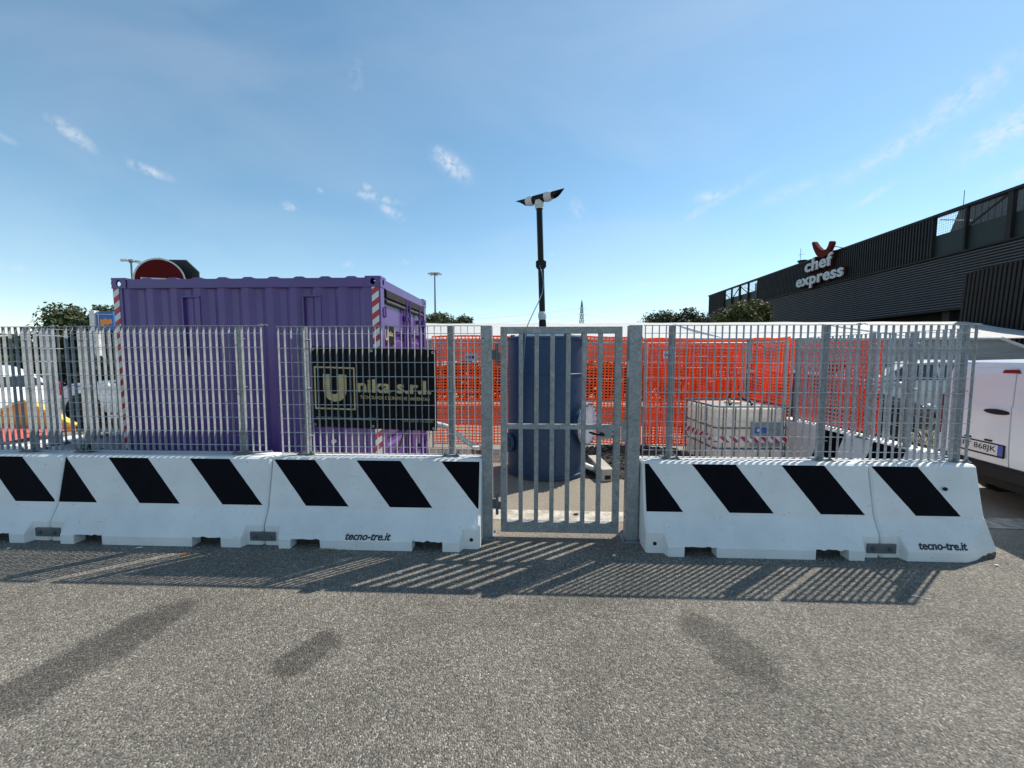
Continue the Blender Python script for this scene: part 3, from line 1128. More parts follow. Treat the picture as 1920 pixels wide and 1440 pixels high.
MB().tube([(p.x, -.012, p.z), (p.x + .03, -.018, p.z + .02), (p.x + .02, .004, p.z + .03)], .003, 5).build('cable_tie', M_INK, BAN)

# ------------------------------------------------------------------ purple container
CS = W(-3.03, 1.67)
CON = thing('shipping_container', 'small purple shipping container behind the fence, striped tape on its corners', 'container', CS, RZ)
HX, HY, HZ = 1.545, .95, 2.585


def casting(x0, x1, y0, y1, z0, sx, sy):
    """hollow corner block with an oval opening in each outer side"""
    m_ = MB()
    z1 = z0 + .118
    t = .02
    m_.box(x0, x1, y0, y1, z0, z0 + t).box(x0, x1, y0, y1, z1 - t, z1)
    n_ = 20

    def plate(o_, A_, w, N_, ox, oz):
        # rectangular plate w x (.118 - 2t) with an oval hole, outer face at o_
        o_, A_, N_ = Vector(o_), Vector(A_), Vector(N_)
        h_ = .118 - 2 * t
        outer, inner = [], []
        for k in range(n_):
            a = 2 * math.pi * (k + .5) / n_
            c_, s_ = math.cos(a), math.sin(a)
            f = min(w / 2 / max(abs(c_), 1e-6), h_ / 2 / max(abs(s_), 1e-6))
            outer.append((c_ * f, s_ * f))
            inner.append((ox * c_, oz * s_))
        P = lambda p, d_: o_ + A_ * p[0] + Vector((0, 0, p[1])) - N_ * d_
        vs = [P(p, 0) for p in outer] + [P(p, 0) for p in inner] + [P(p, .014) for p in inner] + [P(p, .014) for p in outer]
        fs = []
        for k in range(n_):
            j = (k + 1) % n_
            fs += [(k, j, n_ + j, n_ + k), (n_ + k, n_ + j, 2 * n_ + j, 2 * n_ + k), (2 * n_ + k, 2 * n_ + j, 3 * n_ + j, 3 * n_ + k)]
        m_.add(vs, fs)
    xo, yo_ = (x1 if sx > 0 else x0), (y1 if sy > 0 else y0)
    zc_ = (z0 + z1) / 2
    plate(((x0 + x1) / 2, yo_, zc_), (1, 0, 0), x1 - x0, (0, sy, 0), .030, .036)
    plate((xo, (y0 + y1) / 2, zc_), (0, 1, 0), y1 - y0, (sx, 0, 0), .026, .036)
    return m_


for sx in (-1, 1):
    for sy in (-1, 1):
        x0, x1 = sorted((sx * HX, sx * (HX - .11)))
        y0, y1 = sorted((sy * HY, sy * (HY - .11)))
        MB().box(x0, x1, y0, y1, .118, HZ - .118).build('corner_post', M_PURP, CON, bevel=.004)
        for zb in (0, HZ - .118):
            a0, a1 = sorted((sx * (HX + .006), sx * (HX - .17)))
            c0, c1 = sorted((sy * (HY + .006), sy * (HY - .16)))
            cst = casting(a0, a1, c0, c1, zb, sx, sy).build('corner_casting', M_PURP, CON)
# rails
for sy in (-1, 1):
    y0, y1 = sorted((sy * (HY - .002), sy * (HY - .08)))
    MB().box(-HX + .17, HX - .17, y0, y1, HZ - .118, HZ - .016).build('top_rail', M_PURP, CON, bevel=.004)
    MB().box(-HX + .17, HX - .17, y0, y1, .01, .15).build('bottom_rail', M_PURP, CON, bevel=.004)
for sx in (-1, 1):
    x0, x1 = sorted((sx * (HX + .0), sx * (HX - .10)))
    MB().box(x0, x1, -HY + .16, HY - .16, HZ - .125, HZ - .02).build('top_rail', M_PURP, CON, bevel=.004)
    MB().box(x0, x1, -HY + .16, HY - .16, .01, .14).build('bottom_rail', M_PURP, CON, bevel=.004)


def corrugated(x0, x1, y_out, depth, z0, z1, period, flip=1):
    prof = []
    x = x0
    while x < x1 - 1e-6:
        for dx, d in ((0, 0), (.26, 0), (.5, 1), (.76, 1)):
            xx = x + dx * period
            if xx <= x1:
                prof.append((xx, y_out + flip * d * depth))
        x += period
    prof.append((x1, prof[-1][1]))
    return prof


for sy, nm in ((-1, 'side_wall'), (1, 'side_wall')):
    pr = corrugated(-HX + .108, HX - .108, sy * (HY - .012), .036, .14, HZ - .11, .279, -sy)
    m_ = MB()
    vs = [(x, y, .145) for x, y in pr] + [(x, y, HZ - .11) for x, y in pr]
    k = len(pr)
    m_.add(vs, [(i, i + 1, k + i + 1, k + i) for i in range(k - 1)])
    m_.build(nm, M_PURP, CON)
# left end wall
pr = corrugated(-HY + .108, HY - .108, -(HX - .012), .036, .14, 2.5, .279, 1)
k = len(pr)
MB().add([(y, x, .145) for x, y in pr] + [(y, x, HZ - .11) for x, y in pr], [(i, i + 1, k + i + 1, k + i) for i in range(k - 1)]).build('end_wall', M_PURP, CON)
# roof with ridges across
pr = corrugated(-HX + .14, HX - .14, HZ - .019, .036, 0, 0, .30, 1)
k = len(pr)
MB().add([(x, -HY + .082, y) for x, y in pr] + [(x, HY - .082, y) for x, y in pr] + [(x, -HY + .082, HZ - .06) for x, y in pr] + [(x, HY - .082, HZ - .06) for x, y in pr],
         [(i, i + 1, k + i + 1, k + i) for i in range(k - 1)] + [(i, i + 1, 2 * k + i + 1, 2 * k + i) for i in range(k - 1)] + [(k + i, k + i + 1, 3 * k + i + 1, 3 * k + i) for i in range(k - 1)]).build('roof', M_PURP, CON)
# cover plates on the long side
for (q0, q1) in ((-.735, -.53), (.662, .866)):
    x0_, x1_ = q0, q1
    vc = MB().box(x0_ + .012, x1_ - .012, -HY + .030, -HY + .06, 1.7, 2.362).build('vent_cover', M_PURP, CON)
    MB().box(x0_ - .004, x0_ + .012, -HY - .004, -HY + .06, 1.7, 2.362).build('cover_edge', M_PURP, vc, bevel=.002)
    MB().box(x1_ - .012, x1_ + .004, -HY - .004, -HY + .06, 1.7, 2.362).build('cover_edge', M_PURP, vc, bevel=.002)
    MB().box(x0_ - .004, x1_ + .004, -HY - .006, -HY + .06, 2.3625, 2.38).build('cover_edge', M_PURP, vc, bevel=.002)
MB().tube([(HX - .575, -HY + .01, .734), (HX - .575, -HY - .022, .734)], .024, 14).tube([(HX - .575, -HY - .022, .734), (HX - .575, -HY - .024, .734)], .014, 12, mi=1).build('pipe_stub', [M_WHITEM, M_DARK], CON)
# door end (+x)
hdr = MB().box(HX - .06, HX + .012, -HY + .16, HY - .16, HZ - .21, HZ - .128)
hdr.build('header_shade', M_DARK, CON)  # dark strip painting in the shade below the top rail overhang
for di, (ya, yb) in enumerate(((-HY + .115, -.008), (.008, HY - .115))):
    d = MB()
    # horizontal pressed panels
    prof = [(.16, 0)]
    z = .20
    while z < 2.25:
        prof += [(z, 0), (z + .03, -.036), (z + .10, -.036), (z + .13, 0)]
        z += .42
    prof += [(HZ - .215, 0)]
    prof = [(pz, HX - .03 + px) for pz, px in prof]
    k = len(prof)
    vs = [(x, ya + .055, z) for z, x in prof] + [(x, yb - .055, z) for z, x in prof]
    d.add(vs, [(i, i + 1, k + i + 1, k + i) for i in range(k - 1)])
    for (a, b) in ((ya, ya + .056), (yb - .056, yb)):
        d.box(HX - .07, HX - .022, a, b, .15, HZ - .212)
    d.box(HX - .07, HX - .022, ya + .056, yb - .056, HZ - .27, HZ - .213)
    d.box(HX - .07, HX - .022, ya + .056, yb - .056, .15, .21)
    door = d.build('door', M_PURP, CON)
    for yy in ((ya + .30, yb - .06) if di == 0 else (ya + .06, yb - .30)):
        if di == 0 and yy < -.4:
            continue
        rod = MB().tube([(HX + .012, yy, .12), (HX + .012, yy, HZ - .14)], .017, 8)
        for zz in (.35, 1.0, 1.6, 2.2):
            rod.box(HX - .022, HX + .02, yy - .035, yy + .035, zz - .03, zz + .03)
        rod.build('lock_rod', M_PURP, door)
    hy = ya if di == 0 else yb
    for zz in (.4, 1.0, 1.65, 2.2):
        hm = MB()
        hm.box(HX - .022, HX + .01, hy - .05, hy + .05, zz - .045, zz + .045)
        hm.tube([(HX + .008, hy, zz - .06), (HX + .008, hy, zz + .06)], .014, 8)
        hm.build('hinge', M_PURP, door)
    MB().tube([(HX - .012, ya + .06, HZ - .255), (HX - .012, yb - .06, HZ - .255)], .022, 8).build('door_gasket', mat('olive_rubber', (.06, .065, .045), .7), door)
# company plate on the near door
pl = MB().box(HX - .021, HX - .016, -HY + .13, -HY + .45, 1.835, 2.06)
plate = pl.build('company_plate', M_BANNER, CON)
text_mb('U', (HX - .0155, -HY + .165, 1.885), (0, 1, 0), (0, 0, 1), (1, 0, 0), width=.075, height=.13, thick=.001, embolden=.02).build('lettering', M_GOLD, plate)
text_mb('nika', (HX - .0155, -HY + .27, 1.94), (0, 1, 0), (0, 0, 1), (1, 0, 0), width=.14, height=.06, thick=.001, embolden=.02).build('lettering', M_GOLD, plate)
# striped tape on the corner posts
MB().box(HX - .095, HX - .018, -HY - .0035, -HY - .001, .13, HZ - .12).build('hazard_tape', M_TAPEV, CON)
MB().box(-HX + .01, -HX + .075, -HY - .0035, -HY - .001, .13, HZ - .12).build('hazard_tape', M_TAPEV, CON)
# dark sloping brace and handle at the foot of the doors
MB().bar((HX + .02, -.55, .55), (HX + .02, .45, .95), .02, .03).build('door_brace', M_DARK, CON)

# ------------------------------------------------------------------ blue tank with stack
TC = Vector((.51, 5.69, 0))
TANK = thing('steel_tank', 'tall blue upright cylindrical tank behind the gate', 'tank', TC, 0)
R_T = .57
n = 56
prof = [(R_T - .03, .0), (R_T + .012, .03), (R_T + .012, .065), (R_T, .07), (R_T, .70), (R_T + .005, .705), (R_T + .005, .715), (R_T, .72), (R_T, 1.44), (R_T + .006, 1.447), (R_T + .006, 1.462), (R_T, 1.468), (R_T, 1.93), (R_T + .028, 1.935), (R_T + .028, 1.965), (R_T - .01, 1.97), (R_T * .5, 2.03), (.001, 2.05)]
rings = [[(r * math.cos(2 * math.pi * k / n), r * math.sin(2 * math.pi * k / n), z) for k in range(n)] for r, z in prof]
sh = MB().loft(rings).build('shell', M_BLUE, TANK)
auto_smooth(sh, 40)
fl_n = Vector((.83, -.55, 0)).normalized()
fc = Vector((0, 0, .76)) + fl_n * (R_T - .06)
nk = MB().tube([fc, fc + fl_n * .12], .22, 28)
auto_smooth(nk.build('manhole_neck', M_BLUE, TANK))
fz = MB().tube([fc + fl_n * .125, fc + fl_n * .155], .305, 36)
FLN = fz.build('manhole_flange', M_FLANGE, TANK)
auto_smooth(FLN)
bt = MB()
sd = Vector((-fl_n.y, fl_n.x, 0))
for k in range(20):
    bt = MB()
    a = 2 * math.pi * k / 20
    p = fc + sd * (.278 * math.cos(a)) + Vector((0, 0, .278 * math.sin(a)))
    bt.tube([p + fl_n * .10, p + fl_n * .182], .011, 6)
    bt.build('flange_bolt', M_STEEL, FLN)
lf = Vector((-.90, -.43, 0)).normalized()
lc = Vector((0, 0, .48)) + lf * (R_T - .05)
nzl = MB().tube([lc, lc + lf * .12], .07, 16).tube([lc + lf * .08, lc + lf * .11], .14, 24)
auto_smooth(nzl.build('inlet_flange', M_BLUE, TANK))
for a in (-2.2, -1.2, -.6, 2.6):
    p = Vector((math.cos(a), math.sin(a), 0))
    MB().box(-.03, .03, -.02, .02, 0, .06).build('lifting_lug', M_BLUE, TANK, loc=(p.x * (R_T + .01), p.y * (R_T + .01), 1.965), rot=(0, 0, a))
MB().box(-.05, .05, -.004, .004, .18, .48).build('patch_plate', M_BLUE, TANK, loc=(.22 * R_T, -R_T * .978, 0), rot=(0, 0, .22))

# vent stack: a thing of its own standing on the tank lid
base = Vector((.455, 5.75, 2.03))
top = Vector((.392, 5.75, 3.905))
STK = thing('vent_stack', 'black vent pipe with grey couplings and a pointed T piece above the blue tank', 'pipe', base, 0)
d = (top - base)
MB().tube([(0, 0, .0), d * .999], .044, 18).build('pipe', M_BLKPIPE, STK, smooth=False)
auto_smooth(STK.children[0])
cp = MB().tube([d * .11, d * .125], .056, 18).tube([d * .125, d * .152], .061, 18).tube([d * .152, d * .172], [.061, .05], 18)
auto_smooth(cp.build('coupling', M_GREYPL, STK))
cp = MB().tube([d * .055, d * .104], .054, 18).tube([d * .0 + Vector((0, 0, -.01)), d * .008], .085, 20).tube([d * .008, d * .05], .05, 18)
auto_smooth(cp.build('collar', M_BLKPIPE, STK))
zc = .535
cp = MB().tube([d * (zc - .03), d * (zc + .03)], .062, 8)
cp.box(d.x * zc - .075, d.x * zc + .075, -.03, -.02, d.z * zc - .045, d.z * zc + .045)
cp.build('pipe_clamp', M_BLKPLAST, STK)
A_ = Vector((.654 - .108, 5.388 - 5.758, 0)).normalized()
tcen = d + Vector((0, 0, .06))
cp = MB().tube([d * .955, d * .975], .058, 18).tube([d * .975, d * 1.005], .066, 18).tube([d * 1.005, tcen - Vector((0, 0, .03))], .062, 18)
auto_smooth(cp.build('coupling', M_GREYPL, STK))
auto_smooth(MB().tube([tcen - A_ * .11, tcen + A_ * .11], .058, 18).build('tee_piece', M_BLKPIPE, STK))
for sg in (-1, 1):
    e0, e1, e2 = tcen + A_ * (sg * .10), tcen + A_ * (sg * .14), tcen + A_ * (sg * .20)
    auto_smooth(MB().tube([e0, e0 + (e1 - e0) * .5, e1, e2, e2 + A_ * sg * .01], [.064, .072, .072, .06, .056], 18).build('coupling', M_GREYPL, STK))
    # pointed end cut on the slant: full tube at the coupling, only the top lip at the far end
    ln = .20
    rings = []
    Pz = Vector((0, 0, 1))
    Px = A_.cross(Pz).normalized()
    for i in range(9):
        f = i / 8
        half = math.pi * (1 - f * .97)
        ctr = e2 + A_ * (sg * ln * f)
        rr = .05
        ring = []
        for q in range(17):
            a = -half + 2 * half * q / 16
            ring.append(ctr + Pz * (rr * math.cos(a)) + Px * (rr * math.sin(a)))
        rings.append(ring)
    tip = MB().loft(rings, False, closed=False).build('slanted_end', M_BLKPIPE, STK)
    md = tip.modifiers.new('thickness', 'SOLIDIFY')
    md.thickness = .006
c_pts = [depth_px(u, v, dd) for u, v, dd in ((1012, 497, 5.69), (1016, 512, 5.66), (1019, 530, 5.64), (1017, 548, 5.6), (1009, 568, 5.5), (1000, 586, 5.35), (990, 608, 5.2), (985, 628, 5.13), (983, 660, 5.10), (980, 700, 5.09))]
tag(MB().tube(c_pts, .007, 6).build('cable', mat('blue_grey_cable', (.12, .2, .27), .5), None, smooth=True), 'thin blue-grey cable hanging from the vent pipe clamp down past the tank', 'cable')

# ------------------------------------------------------------------ white tank in cage (IBC)
ICX, ICY = 3.235, 5.62
IBC = thing('liquid_tote', 'dirty white plastic liquid tank in a steel cage, right of the gate', 'tank', (ICX, ICY, 0), RZ * .3)


def rrect(hx, hy, r, z, n=5):
    pts = []
    for (cx, cy, a0) in ((hx - r, hy - r, 0), (-hx + r, hy - r, 90), (-hx + r, -hy + r, 180), (hx - r, -hy + r, 270)):
        for k in range(n + 1):
            a = math.radians(a0 + 90 * k / n)
            pts.append((cx + r * math.cos(a), cy + r * math.sin(a), z))
    return pts


rings = [rrect(.40, .40, .1, .15), rrect(.475, .475, .1, .19)]
for k in range(6):
    z = .24 + k * .13
    rings += [rrect(.478, .478, .09, z), rrect(.478, .478, .09, z + .09), rrect(.470, .470, .09, z + .11)]
rings += [rrect(.465, .465, .1, .975), rrect(.42, .42, .12, 1.005), rrect(.2, .2, .1, 1.012)]
bt = MB().loft(rings).build('bottle', M_WHITEPL, IBC)
auto_smooth(bt, 50)
MB().tube([(0, .02, 1.01), (0, .02, 1.045)], .11, 24).build('filler_cap', mat('cream_cap', (.68, .62, .48), .5), IBC)
cg = MB()
for z in (.2, .46, .74, 1.025):
    ring = rrect(.495, .495, .07, z)
    cg.tube([Vector(p) for p in ring] + [Vector(ring[0])], .0105 if z < 1 else .013, 6, cap=False)
cage = cg.build('cage_hoops', M_STEEL, IBC)
up = MB().tube([(0, 0, .12), (0, 0, 1.025)], .008, 6).mesh('cage_upright', M_STEEL)
for k in range(6):
    q = -.40 + .16 * k
    for (x, y) in ((q, -.497), (q, .497), (-.497, q), (.497, q)):
        link('cage_upright', up, IBC, (x, y, 0))
pb = MB().box(-.5, .5, -.5, .5, .10, .13)
for x in (-.45, 0, .45):
    pb.box(x - .05, x + .05, -.5, .5, 0, .10)
pb.build('pallet', M_STEEL, IBC)
MB().box(-.04, .36, -.506, -.503, .49, .83).build('label_plate', M_GALV, IBC)
bl = MB().box(.0, .20, -.5085, -.5065, .675, .75).build('blue_label', M_IBCBLUE, IBC)
MB().tube([(.065, -.5088, .713), (.065, -.5098, .713)], .022, 12).build('label_emblem', M_SIGNWH, bl)
text_mb('info', (.105, -.5088, .61), (1, 0, 0), (0, 0, 1), (0, -1, 0), width=.06, thick=.001).build('label_lines', M_SIGNWH, bl) if False else None
rb = rrect(.5065, .5065, .07, .545)
rt = rrect(.5065, .5065, .07, .63)
k = len(rb)
MB().add(rb + rt, [(i, (i + 1) % k, k + (i + 1) % k, k + i) for i in range(k)]).build('hazard_tape', M_TAPEH, IBC)
for x, dz, ln in ((-.18, 0, .2), (.12, .0, .22)):
    tag_ = MB().tube([(x, -.25, 1.03), (x + .02, -.2, 1.06), (x + (.05 if x < 0 else -.05), -.12, 1.09), (x + (.09 if x < 0 else -.10), -.08, 1.17)], [.022, .02, .018, .012], 6)
    tag_.build('strap_end', M_INK, IBC)

# ------------------------------------------------------------------ netting on the far sides
def net_mb(p0, p1, z0, z1, pu=.066, pv=.054, hu=.021, hv=.020, wav=.02, seed=0, top_sag=0.03):
    p0, p1 = Vector(p0), Vector(p1)
    Ln = (p1 - p0).length
    d_ = (p1 - p0) / Ln
    nrm = Vector((-d_.y, d_.x, 0))
    nu, nv = int(Ln / pu), int((z1 - z0) / pv)

    def P(u, v):
        x = u * pu
        z = z0 + v * pv
        w = wav * mnoise.noise(Vector((x * 1.7 + seed, z * 1.3, seed))) * 2 + .006 * mnoise.noise(Vector((x * 9, z * 9, seed + 3)))
        dz = .025 * mnoise.noise(Vector((x * 1.2 + 9, z * .8, seed))) - top_sag * (z - z0) / (z1 - z0) * (.5 + .5 * math.sin(x * 2.6 + seed))
        dx = .02 * mnoise.noise(Vector((x * .8, z * 1.8 + 4, seed)))
        return p0 + d_ * (x + dx) + nrm * w + Vector((0, 0, z + dz))
    mb = MB()
    G = [[P(i, j) for i in range(nu + 1)] for j in range(nv + 1)]
    up = Vector((0, 0, 1))
    for j in range(nv + 1):
        r = hu if j not in (nv,) else hu * 1.5
        vs, fs = [], []
        for i in range(nu + 1):
            k = .5 * r * (1 + .25 * mnoise.noise(Vector((i * .7, j * .9, seed))))
            vs += [G[j][i] - up * k, G[j][i] + up * k]
        fs = [(2 * i, 2 * i + 2, 2 * i + 3, 2 * i + 1) for i in range(nu)]
        mb.add(vs, fs)
    for i in range(nu + 1):
        vs = []
        for j in range(nv + 1):
            vs += [G[j][i] - d_ * hv / 2 + nrm * .001, G[j][i] + d_ * hv / 2 + nrm * .001]
        mb.add(vs, [(2 * j, 2 * j + 1, 2 * j + 3, 2 * j + 2) for j in range(nv)])
    return mb


def netted_panel(label, a, b, z1, layers, net_m, seed, ztop_net):
    """light site fence panel with netting tied on"""
    A2, B2_ = W(*a), W(*b)
    dv = B2_ - A2
    Ln = dv.length
    rz = math.atan2(dv.y, dv.x)
    th = thing('netted_fence_panel', label, 'fence', A2, rz, 'site fence panels with orange netting')
    r = .017
    for xx in (0, Ln):
        MB().tube([(xx, 0, .03), (xx, 0, z1)], r, 8).build('frame_upright', M_WIRE, th)
    for z in (.10, z1):
        MB().tube([(0, 0, z), (Ln, 0, z)], r * .8, 8).build('frame_rail', M_WIRE, th)
    ws = MB()
    for k in range(1, int((z1 - .1) / .2)):
        ws.tube([(0, 0, .1 + .2 * k), (Ln, 0, .1 + .2 * k)], .0025, 4, cap=False)
    for k in range(1, int(Ln / .1)):
        ws.tube([(.1 * k, .003, .1), (.1 * k, .003, z1)], .0018, 4, cap=False)
    stuff(ws.build('wire_mesh', M_WIRE, th))
    for li in range(layers):
        nb = net_mb((0, .03 + .06 * li, 0), (Ln, .03 + .06 * li, 0), .12, ztop_net - .05 * li, seed=seed + li * 7, pu=.066 - .004 * li, pv=.054 - .003 * li)
        stuff(nb.build('netting', net_m, th, fix=False))
    return th


NP1 = netted_panel('orange netted fence panel seen between the container and the gate', (-1.60, 3.42), (.90, 3.42), 1.94, 1, M_NET, 3, 2.10)
NP2 = netted_panel('orange netted fence panel seen through the right half of the gate', (.93, 3.44), (2.22, 3.44), 1.94, 1, M_NET, 11, 2.08)
NP3 = netted_panel('bright orange double netted panel behind the white liquid tank', (2.26, 3.44), (3.98, 3.44), 1.93, 2, M_NET, 23, 2.06)
NP4 = netted_panel('bright orange netted panel on the right side, end on behind the white tank', (4.02, 3.42), (4.02, 2.42), 1.92, 2, M_NET, 31, 2.02)
tag(stuff(net_mb(W(4.17, 2.36), W(4.17, 1.02), .80, 1.90, seed=41, wav=.012).build('safety_netting', M_NET2, None, fix=False)),
    'red netting hung on the grating fence running back on the right', 'netting')
for i, (s, t, z, lab, m) in enumerate(((-.98, 3.36, 1.62, 'small bluish-white notice on the orange netting left of the gate', M_SIGNWH), (2.52, 3.38, 1.66, 'small white notice with black letters on the netting right of the gate', M_SIGNWH))):
    g = thing('notice_plate', lab, 'sign', W(s, t, z), RZ)
    MB().box(0, .22, -.004, 0, 0, .13).build('plate', m, g)
    text_mb('eco', (.02, -.0042, .04), (1, 0, 0), (0, 0, 1), (0, -1, 0), width=.09, height=.045, thick=.001, embolden=.03).build('lettering', M_INK, g)
    MB().tube([(.145, -.0042, .064), (.145, -.0052, .064)], .025, 14).build('emblem', M_MAROON, g)

# ------------------------------------------------------------------ hose, beam, gravel, small fittings
hp = [depth_px(770, 800, 5.25), depth_px(800, 792, 5.3), depth_px(822, 796, 5.3), depth_px(842, 802, 5.3), depth_px(858, 815, 5.3), depth_px(878, 830, 5.3), depth_px(898, 840, 5.35), depth_px(920, 847, 5.4), depth_px(937, 848, 5.42)]
ctrl = hp
sm = []
for i in range(len(ctrl) - 1):
    p0, p1, p2, p3 = ctrl[max(i - 1, 0)], ctrl[i], ctrl[i + 1], ctrl[min(i + 2, len(ctrl) - 1)]
    for q in range(6):
        t = q / 6
        sm.append(.5 * ((2 * p1) + (-p0 + p2) * t + (2 * p0 - 5 * p1 + 4 * p2 - p3) * t * t + (-p0 + 3 * p1 - 3 * p2 + p3) * t ** 3))
tag(MB().tube(sm, [.036 + (.003 if i % 2 else 0) for i in range(len(sm))], 12).build('hose', M_HOSE, None, smooth=True), 'grey-white corrugated hose curving down to the left side of the blue tank', 'hose')

bm_ = thing('concrete_block', 'pale concrete block lying on the ground right of the blue tank', 'block', (1.30, 5.15, 0), .12)
MB().add([(-.09, 0, 0), (.09, 0, 0), (.09, .62, 0), (-.09, .62, 0), (-.085, .0, .17), (.085, 0, .17), (.085, .62, .21), (-.085, .62, .21)],
         [(0, 3, 2, 1), (4, 5, 6, 7), (0, 1, 5, 4), (1, 2, 6, 5), (2, 3, 7, 6), (3, 0, 4, 7)]).build('block', M_CONCG, bm_, bevel=.012)
MB().box(-.04, .04, -.006, .01, .03, .085).build('fork_slot', M_DARK, bm_)
vl = thing('drain_valve', 'white and pink drain fitting on the ground beside the blue tank', 'valve', (1.03, 5.42, .0), .3)
MB().tube([(-.02, .02, .16), (.03, 0, .14), (.10, -.03, .11), (.17, -.05, .10)], .04, 10).build('pipe', M_GREYPL, vl, smooth=True)
MB().tube([(-.05, .03, .17), (.0, .02, .18)], .055, 12).build('cap', mat('pink_plastic', (.55, .10, .14), .5), vl)

gm = MB()
gx0, gx1, gy0, gy1 = .95, 2.9, 1.75, 3.42
NX, NY = 40, 34
vs = []
for j in range(NY + 1):
    for i in range(NX + 1):
        u, v = i / NX, j / NY
        e = min(1, 5 * min(u, 1 - u, v, 1 - v))
        h = e * (.06 + .12 * v + .05 * mnoise.noise(Vector((u * 7, v * 7, 2))) + .03 * mnoise.noise(Vector((u * 22, v * 22, 7))))
        vs.append(W(gx0 + (gx1 - gx0) * u, gy0 + (gy1 - gy0) * v, max(h, -.004)))
gm.add(vs, [(j * (NX + 1) + i, j * (NX + 1) + i + 1, (j + 1) * (NX + 1) + i + 1, (j + 1) * (NX + 1) + i) for j in range(NY) for i in range(NX)])
rnd = random.Random(5)
for k in range(900):
    u, v = rnd.random(), rnd.random()
    e = min(1, 5 * min(u, 1 - u, v, 1 - v))
    h = e * (.06 + .12 * v + .05 * mnoise.noise(Vector((u * 7, v * 7, 2))))
    c = W(gx0 + (gx1 - gx0) * u, gy0 + (gy1 - gy0) * v, h + .005)
    r = rnd.uniform(.008, .03)
    gm.sphere(c, (r * rnd.uniform(.8, 1.3), r, r * .75), 5, 3)
stuff(tag(gm.build('gravel_heap', M_GRAVEL, None), 'low heap of dark gravel behind the gate, right of the blue tank', 'gravel'))

# things lying on or just behind the barriers
bt_ = thing('brown_tub', 'small brown tub with a white lid behind the barrier beside the left gate post', 'tub', W(-.37, .30, .67), 0)
MB().tube([(0, 0, 0), (0, 0, .09)], [.045, .055], 16).build('tub', M_BROWN, bt_, smooth=False)
MB().tube([(-.01, 0, .09), (-.01, 0, .12)], .035, 12).build('lid', M_GREYPL, bt_)
MB().tube([(0, 0, -.67), (0, 0, 0)], .03, 8).build('stand', M_BROWN, bt_)
gb = thing('green_bottle', 'dark green bottle standing on the barrier top at the left corner', 'bottle', W(-4.18, .02, Z_TOP), 0)
MB().tube([(0, 0, 0), (0, 0, .06), (0, 0, .075), (0, 0, .11)], [.034, .034, .02, .014], 14).build('glass', M_GREENCAP, gb, smooth=True)


# ------------------------------------------------------------------ loose scraps on the asphalt
def scrap(name, label, cat, u, v, size, m, kind='flat', ang=0):
    p = ground_px(u, v)
    r = random.Random(int(u))
    mb = MB()
    if kind == 'flat':
        k = 7
        ring = []
        for i in range(k):
            a = 2 * math.pi * i / k
            rr = size * r.uniform(.5, 1.0)
            ring.append((rr * math.cos(a), rr * .5 * math.sin(a), .004 + r.uniform(0, .008)))
        mb.add(ring + [(0, 0, .012)], [(i, (i + 1) % k, k) for i in range(k)])
    elif kind == 'twig':
        mb.tube([(-size, 0, .004), (-size * .3, size * .12, .008), (size * .4, -.05 * size, .006), (size, size * .18, .005)], .003, 5)
    else:
        mb.sphere((0, 0, size * .35), (size, size * .6, size * .4), 8, 6)
    return tag(mb.build(name, m, None, loc=p, rot=(0, 0, ang)), label, cat)


scrap('plastic_scrap', 'small orange plastic scrap on the asphalt below the second barrier', 'litter', 345, 1041, .025, M_SCRAPO, 'lump', .2)
scrap('paper_scrap', 'white paper scrap on the asphalt under the second barrier, left of the orange scrap', 'litter', 260, 1029, .05, M_PAPER, 'flat', .3)
scrap('paper_scrap', 'white paper scrap in the gate shadow right of the gate', 'litter', 1151, 1043, .03, M_PAPER, 'flat', .8)
scrap('paper_scrap', 'white paper scrap in the barred shadow left of the gate', 'litter', 749, 1077, .03, M_PAPER, 'flat', .1)
scrap('paper_scrap', 'white paper scrap in front of the barrier right of the gate', 'litter', 1369, 1055, .02, M_PAPER, 'flat', .4)
scrap('paper_scrap', 'white paper scrap at the toe of the leftmost barrier', 'litter', 18, 1029, .03, M_PAPER, 'flat', .4)
scrap('white_string', 'white string at the right end of the fence shadow', 'litter', 1727, 1122, .05, M_PAPER, 'twig', -.5)
scrap('twig', 'straw coloured twig in the fence shadow right of the gate', 'litter', 1395, 1117, .035, M_STRAW, 'twig', -.3)
scrap('paper_scrap', 'white paper scrap beside the chipped end of the corner barrier', 'litter', 1868, 1061, .022, M_PAPER, 'flat', .1)
scrap('dry_leaf', 'brown leaf at the foot of the left gate post', 'leaf', 933, 1022, .02, M_STRAW, 'lump', .1)
scrap('stone', 'dark stone on the worn white line behind the gate', 'stone', 1080, 966, .03, M_STONE, 'lump', .1)
sg = MB()
rnd = random.Random(3)
for k in range(90):
    p = ground_px(rnd.gauss(612, 14), 1030 + rnd.uniform(-2, 5))
    a = rnd.uniform(0, 6.28)
    l = rnd.uniform(.02, .07)
    sg.tube([p + Vector((0, 0, .004)), p + Vector((l * .5 * math.cos(a), l * .5 * math.sin(a), .012)), p + Vector((l * math.cos(a), l * math.sin(a), .005))], .0012, 3)
stuff(tag(sg.build('dry_grass_tuft', M_STRAW), 'tuft of dry straw caught under the lettered barrier left of the gate', 'dry grass'))
gr = MB()
rnd = random.Random(9)
for k in range(900):
    x = rnd.uniform(-4.2, 4.2)
    t = rnd.choice((rnd.gauss(-.36, .05), rnd.uniform(-1.9, -.4), rnd.gauss(.5, .3)))
    r = rnd.uniform(.0025, .006)
    gr.sphere(W(x, t, r * .5), (r, r * rnd.uniform(.6, 1), r * .7), 5, 3)
stuff(tag(gr.build('loose_chippings', M_CONCG), 'loose pale stone chippings scattered over the asphalt', 'gravel'))
wd = MB()
